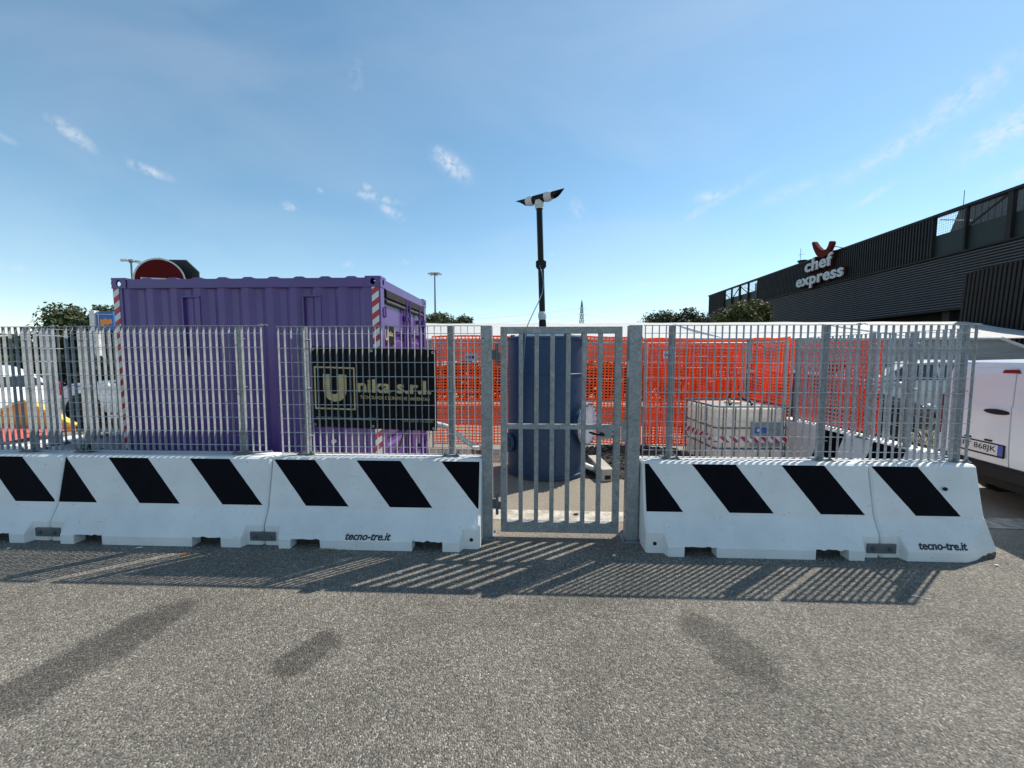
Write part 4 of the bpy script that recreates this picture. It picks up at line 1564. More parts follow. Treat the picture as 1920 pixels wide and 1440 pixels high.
for k in range(1600):
    x, y = rnd.uniform(5.0, 11), rnd.gauss(7.3, .45)
    if abs(x - 7.7) > rnd.uniform(.4, 3.4):
        continue
    h = rnd.uniform(.05, .3)
    a = rnd.uniform(0, 6.28)
    w = .006
    dx, dy = .35 * h * math.cos(a), .35 * h * math.sin(a)
    wd.add([(x - w, y, 0), (x + w, y, 0), (x + dx * .5 + w * .7, y + dy * .5, h * .65), (x + dx, y + dy, h)], [(0, 1, 2, 3)])
stuff(tag(wd.build('weeds', M_WEED, fix=False), 'dry yellow-green weeds on the ground beyond the right barrier row', 'weeds'))


# ------------------------------------------------------------------ vehicles
def wheel(parent, x, y, r, w=.2, name='wheel'):
    wh = bpy.data.objects.new(name, None)
    COL.objects.link(wh)
    wh.parent = parent
    wh.location = (x, y, r)
    sg = 1 if y > 0 else -1
    prof = [(r * .62, -w / 2), (r * .93, -w / 2), (r, -w / 2 + .03), (r, w / 2 - .03), (r * .93, w / 2), (r * .62, w / 2)]
    n = 28
    rings = [[(rr * math.cos(2 * math.pi * k / n), yy, rr * math.sin(2 * math.pi * k / n)) for k in range(n)] for rr, yy in prof]
    auto_smooth(MB().loft(rings).build('tyre', M_RUB, wh))
    rm = MB()
    rm.tube([(0, sg * (w / 2 - .05), 0), (0, sg * (w / 2 - .045), 0)], r * .6, 24, mi=0)
    for k in range(7):
        a = 2 * math.pi * k / 7
        rm.bar((.05 * math.cos(a), sg * (w / 2 - .02), .05 * math.sin(a)), (r * .6 * math.cos(a), sg * (w / 2 - .012), r * .6 * math.sin(a)), .02, .05, mi=1)
    rm.tube([(0, sg * (w / 2 - .04), 0), (0, sg * (w / 2 - .005), 0)], .06, 12, mi=1)
    n = 24
    rm.build('rim', [M_BLKPLAST, M_RIM], wh)
    return wh


def car(name, label, loc, rz, paint, L=4.3, Wd=1.78, H=1.5, style='suv', group='vehicles parked around the enclosure', light=True):
    th = thing(name, label, 'car' if style != 'van' else 'van', loc, rz, group)
    hw = Wd / 2
    h = L / 2
    if style == 'hatch':
        S = [(-h, .45, .80, .84, .72), (-h + .06, .32, .92, .97, .80), (-h + .28, .25, .98, 1.30, .86), (-h + .75, .22, .98, H - .03, .88), (-h + 1.5, .22, .97, H, .89), (-h + 2.2, .22, .96, H - .05, .89),
             (-h + 2.95, .22, .95, 1.02, .89), (h - .45, .22, .82, .86, .86), (h - .1, .28, .66, .70, .76), (h, .36, .55, .58, .66)]
        cab = (1, 6)
    elif style == 'suv':
        S = [(-h, .5, .95, 1.0, .72), (-h + .06, .38, 1.08, 1.2, .82), (-h + .2, .3, 1.1, H - .1, .88), (-h + .7, .28, 1.1, H, .9), (-h + 1.6, .28, 1.08, H + .02, .9), (-h + 2.3, .28, 1.07, H - .04, .9),
             (-h + 3.0, .28, 1.06, 1.14, .9), (h - .45, .28, 1.0, 1.05, .88), (h - .08, .34, .84, .92, .78), (h, .42, .72, .76, .68)]
        cab = (1, 6)
    else:
        S = [(-h, .35, 1.0, H - .1, .84), (-h + .05, .25, 1.02, H - .02, .9), (-h + 1.0, .22, 1.02, H, .9), (-h + 2.4, .22, 1.0, H, .9), (-h + 2.9, .22, .98, H - .08, .9), (-h + 3.6, .22, .96, 1.02, .89), (h - .3, .24, .82, .88, .84), (h, .35, .62, .66, .7)]
        cab = (2, 5)
    rings = []
    for (x, zb, zs, zt, w) in S:
        cabin = zt - zs > .15
        wt = w * (.80 if cabin else .92)
        half = [(w * .80, zb), (w * .97, zb + .10), (w * 1.0, zb + (zs - zb) * .62), (w * .965, zs), (wt, zt - .05 if cabin else zt - .012), (wt * .8, zt)]
        k = hw / .9
        rings.append([(x, -a * k, z) for a, z in half] + [(x, a * k, z) for a, z in reversed(half)])
    auto_smooth(MB().loft(rings).build('body', paint, th), 30)
    # side glass, one pane between neighbouring stations
    for i in range(cab[0], cab[1]):
        for sd_ in (0, 1):
            ids = (3, 4) if sd_ == 0 else (8, 7)
            a, b = Vector(rings[i][ids[0]]), Vector(rings[i + 1][ids[0]])
            c, d_ = Vector(rings[i + 1][ids[1]]), Vector(rings[i][ids[1]])
            if (d_.z - a.z) < .12 and (c.z - b.z) < .12:
                continue
            def lerp(u, v):
                return (a * (1 - u) + b * u) * (1 - v) + (d_ * (1 - u) + c * u) * v
            nrm = (b - a).cross(d_ - a)
            if nrm.length < 1e-5:
                nrm = (b - a).cross(c - a)
            nrm.normalize()
            if nrm.y * (-1 if sd_ == 0 else 1) < 0:
                nrm = -nrm
            q = [lerp(.05, .1) + nrm * .006, lerp(.95, .1) + nrm * .006, lerp(.95, .9) + nrm * .006, lerp(.05, .9) + nrm * .006]
            MB().add(q, [(0, 1, 2, 3)]).build('side_window', M_GLASS, th)
    # windscreens
    for (i, j) in ((cab[1] - 1, cab[1]), (cab[0] + 1, cab[0])) if style != 'van' else ((cab[1] - 1, cab[1]),):
        a, b, c, d_ = Vector(rings[i][5]), Vector(rings[i][6]), Vector(rings[j][8]), Vector(rings[j][3])
        nrm = (b - a).cross(d_ - a).normalized()
        if nrm.z < 0:
            nrm = -nrm
        q = [a.lerp(d_, .08), b.lerp(c, .08), b.lerp(c, .95), a.lerp(d_, .95)]
        ctr = sum(q, Vector()) / 4
        q = [ctr + (p - ctr) * .92 + nrm * .02 for p in q]
        MB().add(q, [(0, 1, 2, 3)]).build('windscreen', M_GLASS, th)
    rw = .34 if style != 'suv' else .37
    for x in (-h + .82, h - .85):
        for sg in (-1, 1):
            arch = MB().tube([(x, sg * (hw - .12), rw + .02), (x, sg * (hw + .012), rw + .02)], rw + .075, 24)
            arch.build('wheel_arch', M_BLKPLAST, th)
            wheel(th, x, sg * (hw - .075), rw)
    for sg in (-1, 1):
        MB().sphere((h - .14, sg * hw * .72, .72 if style != 'suv' else .86), (.12, .2, .08), 10, 6).build('headlight', M_RIM, th, smooth=True)
        MB().box(-h - .005, -h + .12, sg * hw * .88 - .07, sg * hw * .88 + .07, .78, 1.12).build('tail_light', M_REDLENS, th, bevel=.02)
        MB().sphere((h - 1.55, sg * (hw + .1), 1.02), (.06, .1, .07), 8, 6).build('mirror', paint, th, smooth=True)
    MB().box(h - .02, h + .012, -hw * .6, hw * .6, .38, .55).build('bumper_grille', M_BLKPLAST, th, bevel=.01)
    MB().box(-h - .012, -h + .03, -hw * .8, hw * .8, .36, .52).build('rear_bumper', M_BLKPLAST, th, bevel=.01)
    return th


car('parked_car', 'white hatchback at the far left, its red tail light behind the fence', (-12.75, 8.25, 0), math.pi, M_CARW, style='hatch', L=4.2, H=1.52)
car('parked_suv', 'white SUV with a large front wheel behind the left fence, next to the container', (-8.75, 10.0, 0), math.pi, M_CARW, style='suv', L=4.5, H=1.66)
car('parked_suv', 'pale grey SUV with its wheel showing under the canopy at the right', (9.9, 10.2, 0), math.pi * .98, M_CARG, style='suv', L=4.2, H=1.6)
car('parked_car', 'black car nosing out from behind the red netting at the right', (6.45, 8.6, 0), -.35, M_CARD, style='hatch', L=4.0, H=1.42)
car('parked_van', 'white van farthest back under the canopy at the right', (12.2, 14.2, 0), 0, M_CARW, style='van', L=4.9, H=1.85)

# the near van at the right edge
VRZ = math.atan2(-.21, .98)
VAN = thing('parked_van', 'white panel van at the right edge, rear doors and number plate facing the fence', 'van', (5.4, 4.2, 0), VRZ, 'vehicles parked around the enclosure')


def van_ring(x, inset, zb, zt, wb=.83, wt=.70):
    prof = [(wb - .05, zb), (wb - .01, zb + .06), (wb, zb + .3), (wb - .005, 1.0), (wt + .045, zt - .22), (wt, zt - .07), (wt - .09, zt - .012), (wt * .5, zt)]
    pr = [(max(a - inset, .05), min(max(z, zb + inset * .6), zt - inset * .7)) for a, z in prof]
    return [(x, a, z) for a, z in pr] + [(x, -a, z) for a, z in reversed(pr)]


rings = [van_ring(.0, .05, .36, 1.63), van_ring(.012, .02, .34, 1.645), van_ring(.04, .0, .33, 1.655), van_ring(.5, 0, .3, 1.67), van_ring(1.6, 0, .28, 1.675), van_ring(2.3, .0, .28, 1.64), van_ring(3.0, 0, .28, 1.12), van_ring(3.8, .03, .3, .95), van_ring(4.1, .12, .35, .78)]
auto_smooth(MB().loft(rings).build('body', M_CARW, VAN), 30)
for (ya, yb, zt_l) in ((-.093, .735, 1.60), (-.735, -.104, 1.60)):
    prof = [(.50, -.012), (.60, -.022), (.76, -.030), (1.145, -.034), (1.16, -.026), (1.5, -.016), (1.575, -.004)]
    d = MB()
    fr_, bk_ = [], []
    vs = []
    for (z, x) in prof:
        yb_ = yb - (0 if yb < .2 and yb > -.2 else 0)
        out_l = (yb if yb > 0 else yb)
        sh = max(0, (z - 1.0)) * .17
        y_lo = ya + (sh if ya < -.5 else 0)
        y_hi = yb - (sh if yb > .5 else 0)
        vs += [(x, y_lo, z), (x, y_hi, z)]
    k = len(prof)
    d.add(vs + [(.01, v[1], v[2]) for v in vs], [(2 * i, 2 * i + 2, 2 * i + 3, 2 * i + 1) for i in range(k - 1)] +
          [(2 * i, 2 * k + 2 * i, 2 * k + 2 * i + 2, 2 * i + 2) for i in range(k - 1)] + [(2 * i + 1, 2 * i + 3, 2 * k + 2 * i + 3, 2 * k + 2 * i + 1) for i in range(k - 1)] +
          [(0, 1, 2 * k + 1, 2 * k), (2 * k - 2, 4 * k - 2, 4 * k - 1, 2 * k - 1)])
    door = d.build('rear_door', M_CARW, VAN, bevel=.006)
    if yb > 0:
        DOOR = door
MB().box(-.004, .003, -.1035, -.0935, .5, 1.50).build('door_seam', M_DARK, VAN)
hdl = MB()
hr = []
for k in range(9):
    f = k / 8
    hr.append((.185 - .27 * f, .012 + .022 * math.sin(math.pi * f) ** .6))
rings = []
for y, hh in hr:
    rings.append([(-.034 - .035 * math.cos(a) * (hh / .034), y, 1.085 + hh * .9 * math.sin(a)) for a in [2 * math.pi * q / 10 for q in range(10)]])
hdl.loft(rings).build('door_handle', M_BLKPLAST, DOOR, smooth=True)
MB().prism([(-.145, 1.515), (.04, 1.515), (.02, 1.552), (-.12, 1.56)], (0, 0, 0), (0, 1, 0), (0, 0, 1), (-1, 0, 0), .008, .03).build('brake_light', M_REDLENS, VAN, bevel=.008)
# number plate: holder, white plate, blue bands, characters; local y runs to the left in the picture
pz0, pz1 = .603, .718
holder = MB().box(-.042, -.03, -.07, .48, pz0 - .02, pz1 + .012).build('plate_holder', M_BLKPLAST, VAN, bevel=.004)
MB().box(-.0445, -.0421, -.058, .468, pz0, pz1).build('number_plate', M_PLATE, holder)
MB().box(-.0460, -.0446, -.058, -.008, pz0, pz1).build('blue_band', M_PLBLUE, holder)
MB().box(-.0460, -.0446, .422, .468, pz0, pz1).build('blue_band', M_PLBLUE, holder)
text_mb('FT 868JK', (-.0447, .405, pz0 + .018), (0, -1, 0), (0, 0, 1), (-1, 0, 0), width=.395, height=.082, thick=.001, embolden=.012).build('plate_characters', M_INK, holder)
for y in (.115, .36):
    MB().box(-.045, -.02, y - .04, y + .04, .742, .762).build('plate_lamp', M_BLKPLAST, VAN, bevel=.006)
MB().box(-.05, .12, -.80, .80, .33, .495).build('rear_bumper', M_BLKPLAST, VAN, bevel=.03)
for sg in (-1, 1):
    MB().prism([(.762, .72), (.83, .72), (.828, 1.18), (.775, 1.22)], (0, 0, 0), (0, sg, 0), (0, 0, 1), (1, 0, 0), -.018, .12).build('tail_light', M_REDLENS, VAN, bevel=.01)
    for x in (.75, 3.2):
        MB().tube([(x, sg * .7, .36), (x, sg * .845, .36)], .40, 24).build('wheel_arch', M_BLKPLAST, VAN)
        wheel(VAN, x, sg * .75, .32)
MB().box(.1, 3.9, -.7, .7, .22, .34).build('underbody', M_BLKPLAST, VAN)

# orange / yellow wedge behind the left fence
WG = thing('play_ramp', 'orange and yellow wedge with a red inside on a white base, behind the left fence', 'play ramp', (-8.44, 6.3, 0), 0)
wp = [(-.95, .40), (-.85, .60), (-.28, .86), (-.12, .88), (.62, .46), (.62, .36), (-.95, .34)]
MB().prism(wp, (0, .5, 0), (1, 0, 0), (0, 0, 1), (0, 1, 0), 0, .06).build('back_panel', M_ORA, WG)
rim = [(-.97, .40), (-.87, .62), (-.29, .885), (-.12, .91), (.66, .47)]
rm = MB()
for i in range(len(rim) - 1):
    rm.bar((rim[i][0], .52, rim[i][1]), (rim[i + 1][0], .52, rim[i + 1][1]), .12, .055)
rm.build('yellow_rim', M_YEL, WG, bevel=.012)
MB().add([(-1.0, -.25, .30), (.45, -.25, .35), (.66, .48, .42), (-.9, .48, .52), (-.5, .2, .46)], [(0, 1, 4), (1, 2, 4), (2, 3, 4), (3, 0, 4)]).build('red_cover', M_REDPL, WG)
MB().box(-1.05, .75, -.3, .56, .20, .295).build('base_slab', M_WHITEM, WG, bevel=.02)
for x in (-.8, .5):
    MB().box(x - .08, x + .08, -.2, .45, 0, .2).build('foot', M_BLKPLAST, WG)

# ------------------------------------------------------------------ canopy over the parking bays
CAN = thing('parking_canopy', 'long white fabric parking canopy behind the enclosure', 'canopy', W(0, 6.95), RZ)
cx0, cx1 = -5.0, 12.25
nn = 120
vs = []
for i in range(nn + 1):
    x = cx0 + (cx1 - cx0 + 6) * i / nn
    xe = x
    sag = .02 * mnoise.noise(Vector((x * .9, 0, 0)))
    for j in range(7):
        v = j / 6
        vs.append((min(x, cx1 + (6 if j > 0 else 0)), v * 4.0, 2.155 + .77 * v + sag + .025 * mnoise.noise(Vector((x * .7, v * 2, 3))) - .05 * math.sin(math.pi * v)))
fs = [(i * 7 + j, (i + 1) * 7 + j, (i + 1) * 7 + j + 1, i * 7 + j + 1) for i in range(nn) for j in range(6)]
MB().add(vs, fs).build('roof_membrane', M_FAB, CAN, smooth=True)
vs = []
nv = 160
for i in range(nv + 1):
    for j in range(9):
        v = j / 8
        x = cx0 + (cx1 - cx0 + 1.4 * v) * i / nv
        vs.append((x, .02 + .04 * mnoise.noise(Vector((x * .5, v * 9, 1))) - .16 * v + .045 * math.sin(v * 17 + mnoise.noise(Vector((x * .3, 0, 5))) * 3), 2.15 - .58 * v + .015 * mnoise.noise(Vector((x * .6, 0, 8)))))
MB().add(vs, [(i * 9 + j, (i + 1) * 9 + j, (i + 1) * 9 + j + 1, i * 9 + j + 1) for i in range(nv) for j in range(8)]).build('valance', M_VAL, CAN, smooth=True)
MB().tube([(cx0, -.02, 2.16), (cx1, -.02, 2.16)], .03, 8).build('edge_tube', M_WHITEM, CAN)
MB().tube([(cx1, -.02, 2.16), (cx1 + 1.6, -.1, 1.5)], .045, 8).build('edge_tube', M_WHITEM, CAN)
for x in (-4.6, .4, 5.4, 10.4, 15.5):
    MB().tube([(x, 2.2, 0), (x, 2.2, 2.45)], .06, 10).build('canopy_post', M_WHITEM, CAN)
    MB().bar((x, .05, 2.13), (x, 3.95, 2.86), .06, .1).build('rafter', M_WHITEM, CAN)

# ------------------------------------------------------------------ the dark building
BO = Vector((23.83, 18.0, 0))
BRZ = math.atan2(.998, .0647)
BLD = thing('service_building', 'long dark clad building at the right with a chef express sign', 'building', BO, BRZ)
QA, QB = -12.0, 34.1
MB().box(QA, QB, -28, -.12, 4.3, 7.27).build('wall', M_CLADB, BLD)
MB().box(QA, QB, -28, -2.6, 0, 4.3).build('ground_floor_wall', M_CLADB, BLD)
for k in range(18):
    MB().box(QA + .3 + k * 2.5, QA + 2.5 + k * 2.5, -2.6, -2.57, .3, 3.3).build('window', M_WIN, BLD)
MB().box(QA, QB, -2.6, -2.45, 3.5, 3.75).build('fascia', M_SLAT, BLD)
for k in range(7):
    MB().box(QA + 3 + k * 6.5, QA + 3.4 + k * 6.5, -.9, -.5, 0, 4.3).build('column', M_CLAD, BLD)
MB().box(QA, QB, -.9, -.02, 4.22, 4.34).build('soffit_edge', M_CLADB, BLD)
sl_me = MB().add([(QA, -.12, 0), (QB, -.12, 0), (QB, -.02, .012), (QA, -.02, .012), (QA, -.02, .05), (QB, -.02, .05), (QB, -.12, .088), (QA, -.12, .088)],
                 [(0, 1, 2, 3), (3, 2, 5, 4), (4, 5, 6, 7)]).mesh('slat', M_SLAT)
ns = 20
for k in range(ns):
    link('slat', sl_me, BLD, (0, 0, 4.36 + k * (7.24 - 4.36) / ns))
MB().box(QA, QB, -.12, .03, 7.25, 7.33).build('string_course', M_CLADB, BLD)
# upper band
MB().box(4.95, 22.45, -.4, -.1, 7.33, 9.66).build('parapet_panel', M_CLAD, BLD)
MB().box(30.0, QB, -.4, -.1, 7.33, 9.70).build('parapet_panel', M_CLAD, BLD)
rib = MB().box(-.035, .035, -.1, .0, 7.33, 9.6).mesh('rib', M_CLAD)
x = 5.0
while x < 22.4:
    link('rib', rib, BLD, (x, 0, 0))
    x += .19
x = 30.1
while x < QB:
    link('rib', rib, BLD, (x, 0, 0))
    x += .25
MB().box(QA, QB, -.3, .03, 9.6, 9.74).build('coping', M_CLADB, BLD)
for (a, b) in ((QA, 4.95), (22.45, 30.0)):
    MB().box(a, b, -.3, -.2, 7.33, 8.58).build('green_screen', M_GREEND, BLD)
    st_ = MB()
    q = a
    while q < b:
        st_.tube([(q, -.25, 8.58), (q, -.25, 9.6)], .006, 4, cap=False)
        q += .12
    for k in range(7):
        st_.tube([(a, -.25, 8.7 + k * .14), (b, -.25, 8.7 + k * .14)], .006, 4, cap=False)
    stuff(st_.build('screen_mesh', M_CLAD, BLD))
for q in (4.85, 3.1, 1.15, -.7, -2.6, 22.6, 24.4, 26.2, 28.0, 29.9):
    wd_ = .22 if q in (1.15, 26.2) else .1
    MB().box(q - wd_ / 2, q + wd_ / 2, -.2, -.02, 7.33, 9.6).build('frame_post', M_CLADB, BLD)
for (q0, z0, q1, z1) in ((3.0, 8.6, 1.3, 9.55), (24.3, 8.4, 26.1, 9.5), (28.2, 8.4, 29.8, 9.4), (26.4, 9.4, 27.9, 8.4)):
    MB().bar((q0, -.12, z0), (q1, -.12, z1), .06, .09).build('diagonal_brace', M_CLADB, BLD)
for (q0, z0, q1, z1) in ((4.8, 9.5, 3.6, 9.05), (.95, 9.5, -.4, 9.05), (29.6, 9.4, 28.2, 8.6), (25.9, 9.4, 24.6, 8.7)):
    MB().bar((q0, -.4, z0), (q1, -.9, z1), .05, .05).build('stay_arm', M_WHITEM, BLD)
# plant housings on the roof
pr_ = MB().prism([(QA, 7.3), (8.9, 7.3), (8.35, 9.2), (7.6, 11.2), (QA, 11.35)], (0, -4.2, 0), (1, 0, 0), (0, 0, 1), (0, -1, 0), 0, 14)
pr_.build('roof_housing', M_ROOFBOX, BLD)
hr_ = MB().box(-.02, .02, 0, .03, 7.4, 11.15).mesh('housing_rib', M_ROOFBOX)
x = QA + .2
while x < 7.5:
    link('housing_rib', hr_, BLD, (x, -4.2, 0))
    x += .35
MB().prism([(30.6, 7.3), (38.0, 7.3), (38.0, 11.9), (31.2, 12.5)], (0, -8, 0), (1, 0, 0), (0, 0, 1), (0, -1, 0), 0, 8).build('roof_housing', mat('pale_grey_roof_housing', (.30, .32, .33), .6), BLD)
MB().tube([(18.3, -1.6, 9.2), (18.3, -1.6, 10.35)], .28, 12).tube([(18.3, -1.6, 10.35), (18.3, -1.6, 10.45)], .38, 12).build('roof_vent', M_CLADB, BLD)
MB().tube([(18.6, -1.6, 9.6), (18.6, -1.6, 11.6)], .02, 5).tube([(18.2, -1.6, 11.0), (18.9, -1.6, 11.1)], .015, 5).build('aerial', M_LAMP, BLD)
MB().tube([(7.65, -4.4, 11.1), (7.65, -4.4, 12.2)], .02, 5).build('aerial', M_LAMP, BLD)
MB().box(QA, QB, -28, -.35, 7.2, 7.3).build('roof', M_ROOFBOX, BLD)

# sign on the facade: reads from high q to low q
SGN = thing('wall_sign', 'chef express lettering with a red chili shaped mark above it, on the dark building', 'sign', BO, BRZ)
yo = .28


def sign_word(s, q_left, q_right, z0, h):
    o = Vector((q_left, yo, z0))
    mb = text_mb(s, o, (-1, 0, 0), (0, 0, 1), (0, 1, 0), width=q_left - q_right, height=h, thick=.09, embolden=.028, spacing=1.04)
    # backing a little larger, in dark maroon
    bk = text_mb(s, o + Vector((.10, -.16, -.10)), (-1, 0, 0), (0, 0, 1), (0, 1, 0), width=q_left - q_right + .2, height=h + .2, thick=.12, embolden=.06, spacing=1.04)
    for p in mb_parts(mb):
        p.build('letter', M_LETTER, SGN)
    bk.build('letter_backing', M_MAROON, SGN, fix=False)


sign_word('chef', 14.9, 11.9, 8.62, 1.0)
sign_word('express', 15.9, 10.75, 7.28, .95)
zp = [(720, 290), (745, 255), (775, 270), (830, 350), (900, 415), (960, 435), (1020, 410), (1060, 340), (1085, 255), (1115, 240), (1145, 255), (1150, 290), (1110, 390), (1060, 490), (990, 560), (920, 590), (850, 580), (800, 510), (750, 400)]
fdv = Vector((.0647, .998, 0)).normalized()
nfv = Vector((-fdv.y, fdv.x, 0))
sp = []
for (a, b) in zp:
    r = px_dir(1460 + a / 11.075, 430 + b / 11.075)
    k = (BO + nfv * yo).dot(nfv) / r.dot(nfv)
    P = Vector((0, 0, CAM_H)) + r * k
    sp.append(((P - BO).dot(fdv), P.z))
MB().prism(sp, (0, yo - .15, 0), (1, 0, 0), (0, 0, 1), (0, 1, 0), 0, .28).build('chili_mark', M_SWOOSH, SGN)
MB().tube([(12.4, yo - .1, 10.2), (11.6, -.3, 9.75)], .03, 6).tube([(13.3, yo - .1, 9.7), (13.3, -.2, 9.5)], .05, 6).build('support_arm', M_LAMP, SGN)

# ribbed volume nearer to the camera at the right edge
NB = thing('ribbed_annex', 'dark building annex with close vertical ribs at the right edge', 'building', (16.12, 14.0, 0), math.atan2(-.959, -.282))
sk = .057


def skw(q, z):
    return q - (4.65 - z) * sk


MB().prism([(skw(0, 0), 0), (7, 0), (7, 4.62), (0, 4.62)], (0, .06, 0), (1, 0, 0), (0, 0, 1), (0, 1, 0), 0, 6).build('wall', M_CLADB, NB)
rb_ = MB().add([(-.05 - 4.65 * sk, 0, 0), (.05 - 4.65 * sk, 0, 0), (.05, 0, 4.65), (-.05, 0, 4.65), (-.05 - 4.65 * sk, .06, 0), (.05 - 4.65 * sk, .06, 0), (.05, .06, 4.65), (-.05, .06, 4.65)],
               [(0, 1, 2, 3), (0, 4, 7, 3), (1, 5, 6, 2), (3, 2, 6, 7)]).mesh('rib', mat('brown_rib', (.020, .017, .016), .65, 0, spec=.2))
for k in range(42):
    link('rib', rb_, NB, (.05 + k * .165, 0, 0))

# ------------------------------------------------------------------ road signs behind the container
RS = thing('road_sign', 'round red no entry sign on a pole, rising behind the purple container', 'road sign', (-7.34, 8.2, 0), .25)
n = 40
rr = .455
MB().tube([(0, 0, 3.25), (0, -.012, 3.25)], rr, n).build('disc', M_SIGNRED, RS) if False else None
dsc = MB().prism([(rr * math.cos(2 * math.pi * k / n), rr * math.sin(2 * math.pi * k / n)) for k in range(n)], (0, 0, 3.27), (1, 0, 0), (0, 0, 1), (0, -1, 0), 0, .012).build('disc', M_SIGNRED, RS)
MB().box(-.33, .33, -.0145, -.0125, 3.15, 3.325).build('white_bar', M_SIGNWH, dsc)
rg = MB()
vs = [(a * math.cos(2 * math.pi * k / n), -.0135, 3.27 + a * math.sin(2 * math.pi * k / n)) for a in (rr + .012, rr - .02) for k in range(n)]
rg.add(vs, [(k, (k + 1) % n, n + (k + 1) % n, n + k) for k in range(n)])
rg.build('white_rim', M_SIGNWH, dsc)
MB().tube([(0, .05, 0), (0, .05, 3.75)], .03, 10).build('pole', M_GALV, RS)
oc = .46
op = [(oc * math.cos(math.pi / 8 + math.pi / 4 * k), oc * math.sin(math.pi / 8 + math.pi / 4 * k)) for k in range(8)]
SS = thing('road_sign', 'eight sided sign seen from its black back, behind the no entry sign', 'road sign', (-7.16, 8.45, 0), .05)
MB().prism(op, (0, 0, 3.33), (1, 0, 0), (0, 0, 1), (0, -1, 0), 0, .012).build('plate_back', M_SIGNBK, SS)
oo = [(a * 1.025, b * 1.025) for a, b in op]
MB().add([(a, .003, 3.33 + b) for a, b in oo] + [(a * .96, .003, 3.33 + b * .96) for a, b in oo], [(k, (k + 1) % 8, 8 + (k + 1) % 8, 8 + k) for k in range(8)]).build('rim', M_SIGNWH, SS)
MB().tube([(0, .04, 0), (0, .04, 3.6)], .03, 10).build('pole', M_GALV, SS)

# blue sign with orange lettering, far left
BS = thing('forecourt_sign', 'blue sign with an orange motif beside a pale pylon, left of the container', 'sign', (-17.0, 16.0, 0), .1)
MB().box(-.20, .0, -.12, .12, 0, 3.56).build('pylon', M_WHITEM, BS, bevel=.02)
pn = MB().box(.03, .66, -.08, .08, 2.75, 3.53).build('blue_panel', M_SIGNBLUE, BS, bevel=.03)
cr = MB().box(.10, .125, -.085, -.081, 2.8, 3.52).box(.04, .10, -.085, -.081, 3.40, 3.42).box(.125, .65, -.085, -.081, 3.40, 3.42)
cr.build('white_cross_line', M_SIGNWH, pn)
of = MB()
for (a, b, c, d_) in ((.18, 2.94, .31, 3.2), (.315, 3.0, .42, 3.24), (.425, 2.98, .5, 3.20), (.505, 3.03, .62, 3.22), (.2, 2.86, .36, 2.935)):
    of.box(a, c, -.087, -.082, b, d_)
of.build('orange_motif', M_SIGNOR, pn)
MB().tube([(.35, 0, 0), (.35, 0, 2.76)], .05, 10).build('pole', M_GALV, BS)


# ------------------------------------------------------------------ lamp masts
def lamp_mast(label, x, y, h):
    th = thing('lamp_mast', label, 'street lamp', (x, y, 0), 0, 'tall lamp masts')
    MB().tube([(0, 0, 0), (0, 0, h)], [.16, .08], 12).build('mast', M_LAMP, th)
    ar = MB()
    for k in range(6):
        a = 2 * math.pi * k / 6 + .3
        ar.bar((0, 0, h - .1), (.58 * math.cos(a), .58 * math.sin(a), h), .06, .06)
    ar.tube([(0, 0, h - .15), (0, 0, h + .12)], .2, 10)
    ar.build('head_frame', M_LAMP, th)
    lm = MB().box(-.22, .22, -.12, .12, -.09, .05).mesh('lamp', M_RIM)
    for k in range(6):
        a = 2 * math.pi * k / 6 + .3
        link('lamp', lm, th, (.62 * math.cos(a), .62 * math.sin(a), h), (0, .15, a))
    return th


lamp_mast('tall lamp mast behind the left end of the purple container', -39.6, 41.0, 11.6)
lamp_mast('tall lamp mast between the purple container and the vent stack', -9.43, 48.0, 11.75)

# ------------------------------------------------------------------ electricity pylon and lines
PX, PYY, PH = 47.3, 265.0, 39.5
PYL = thing('electricity_pylon', 'distant steel lattice electricity pylon above the gate', 'pylon', (PX, PYY, 0), .35)
pm = MB()
lv = [(0, 3.2), (8, 2.5), (15, 1.9), (21, 1.4), (26, 1.0), (30, .8), (34, .6), (37, .4), (39.5, .05)]
for i in range(len(lv) - 1):
    (z0, a0), (z1, a1) = lv[i], lv[i + 1]
    cs = [(1, 1), (-1, 1), (-1, -1), (1, -1)]
    for k in range(4):
        c, c2 = cs[k], cs[(k + 1) % 4]
        pm.bar((c[0] * a0, c[1] * a0, z0), (c[0] * a1, c[1] * a1, z1), .22, .22)
        pm.bar((c[0] * a0, c[1] * a0, z0), (c2[0] * a1, c2[1] * a1, z1), .13, .13)
        pm.bar((c2[0] * a0, c2[1] * a0, z0), (c[0] * a1, c[1] * a1, z1), .13, .13)
        pm.bar((c[0] * a1, c[1] * a1, z1), (c2[0] * a1, c2[1] * a1, z1), .13, .13)
pm.build('lattice_tower', M_PYLON, PYL)
for z, w in ((26, 2.2), (30, 2.2), (34, 2.2)):
    MB().bar((-w, 0, z), (w, 0, z), .18, .18).build('cross_arm', M_PYLON, PYL)
for (z, dz, lab) in ((26, 0, 'lowest thin power line strung from the distant pylon'), (30, 0, 'middle thin power line strung from the distant pylon'), (34, 0, 'upper thin power line strung from the distant pylon')):
    pl_ = MB()
    for sgn in (-1, 1):
        pts = []
        for k in range(17):
            f = k / 16
            xx = PX + sgn * (2 + 240 * f)
            pts.append((xx, PYY + sgn * 30 * f + 0 * f, z - 30 * f * (1 - f) * 1.0 - 6 * f))
        pl_.tube(pts, .045, 4, cap=False)
    tag(pl_.build('power_line', M_PYLON), lab, 'power line')


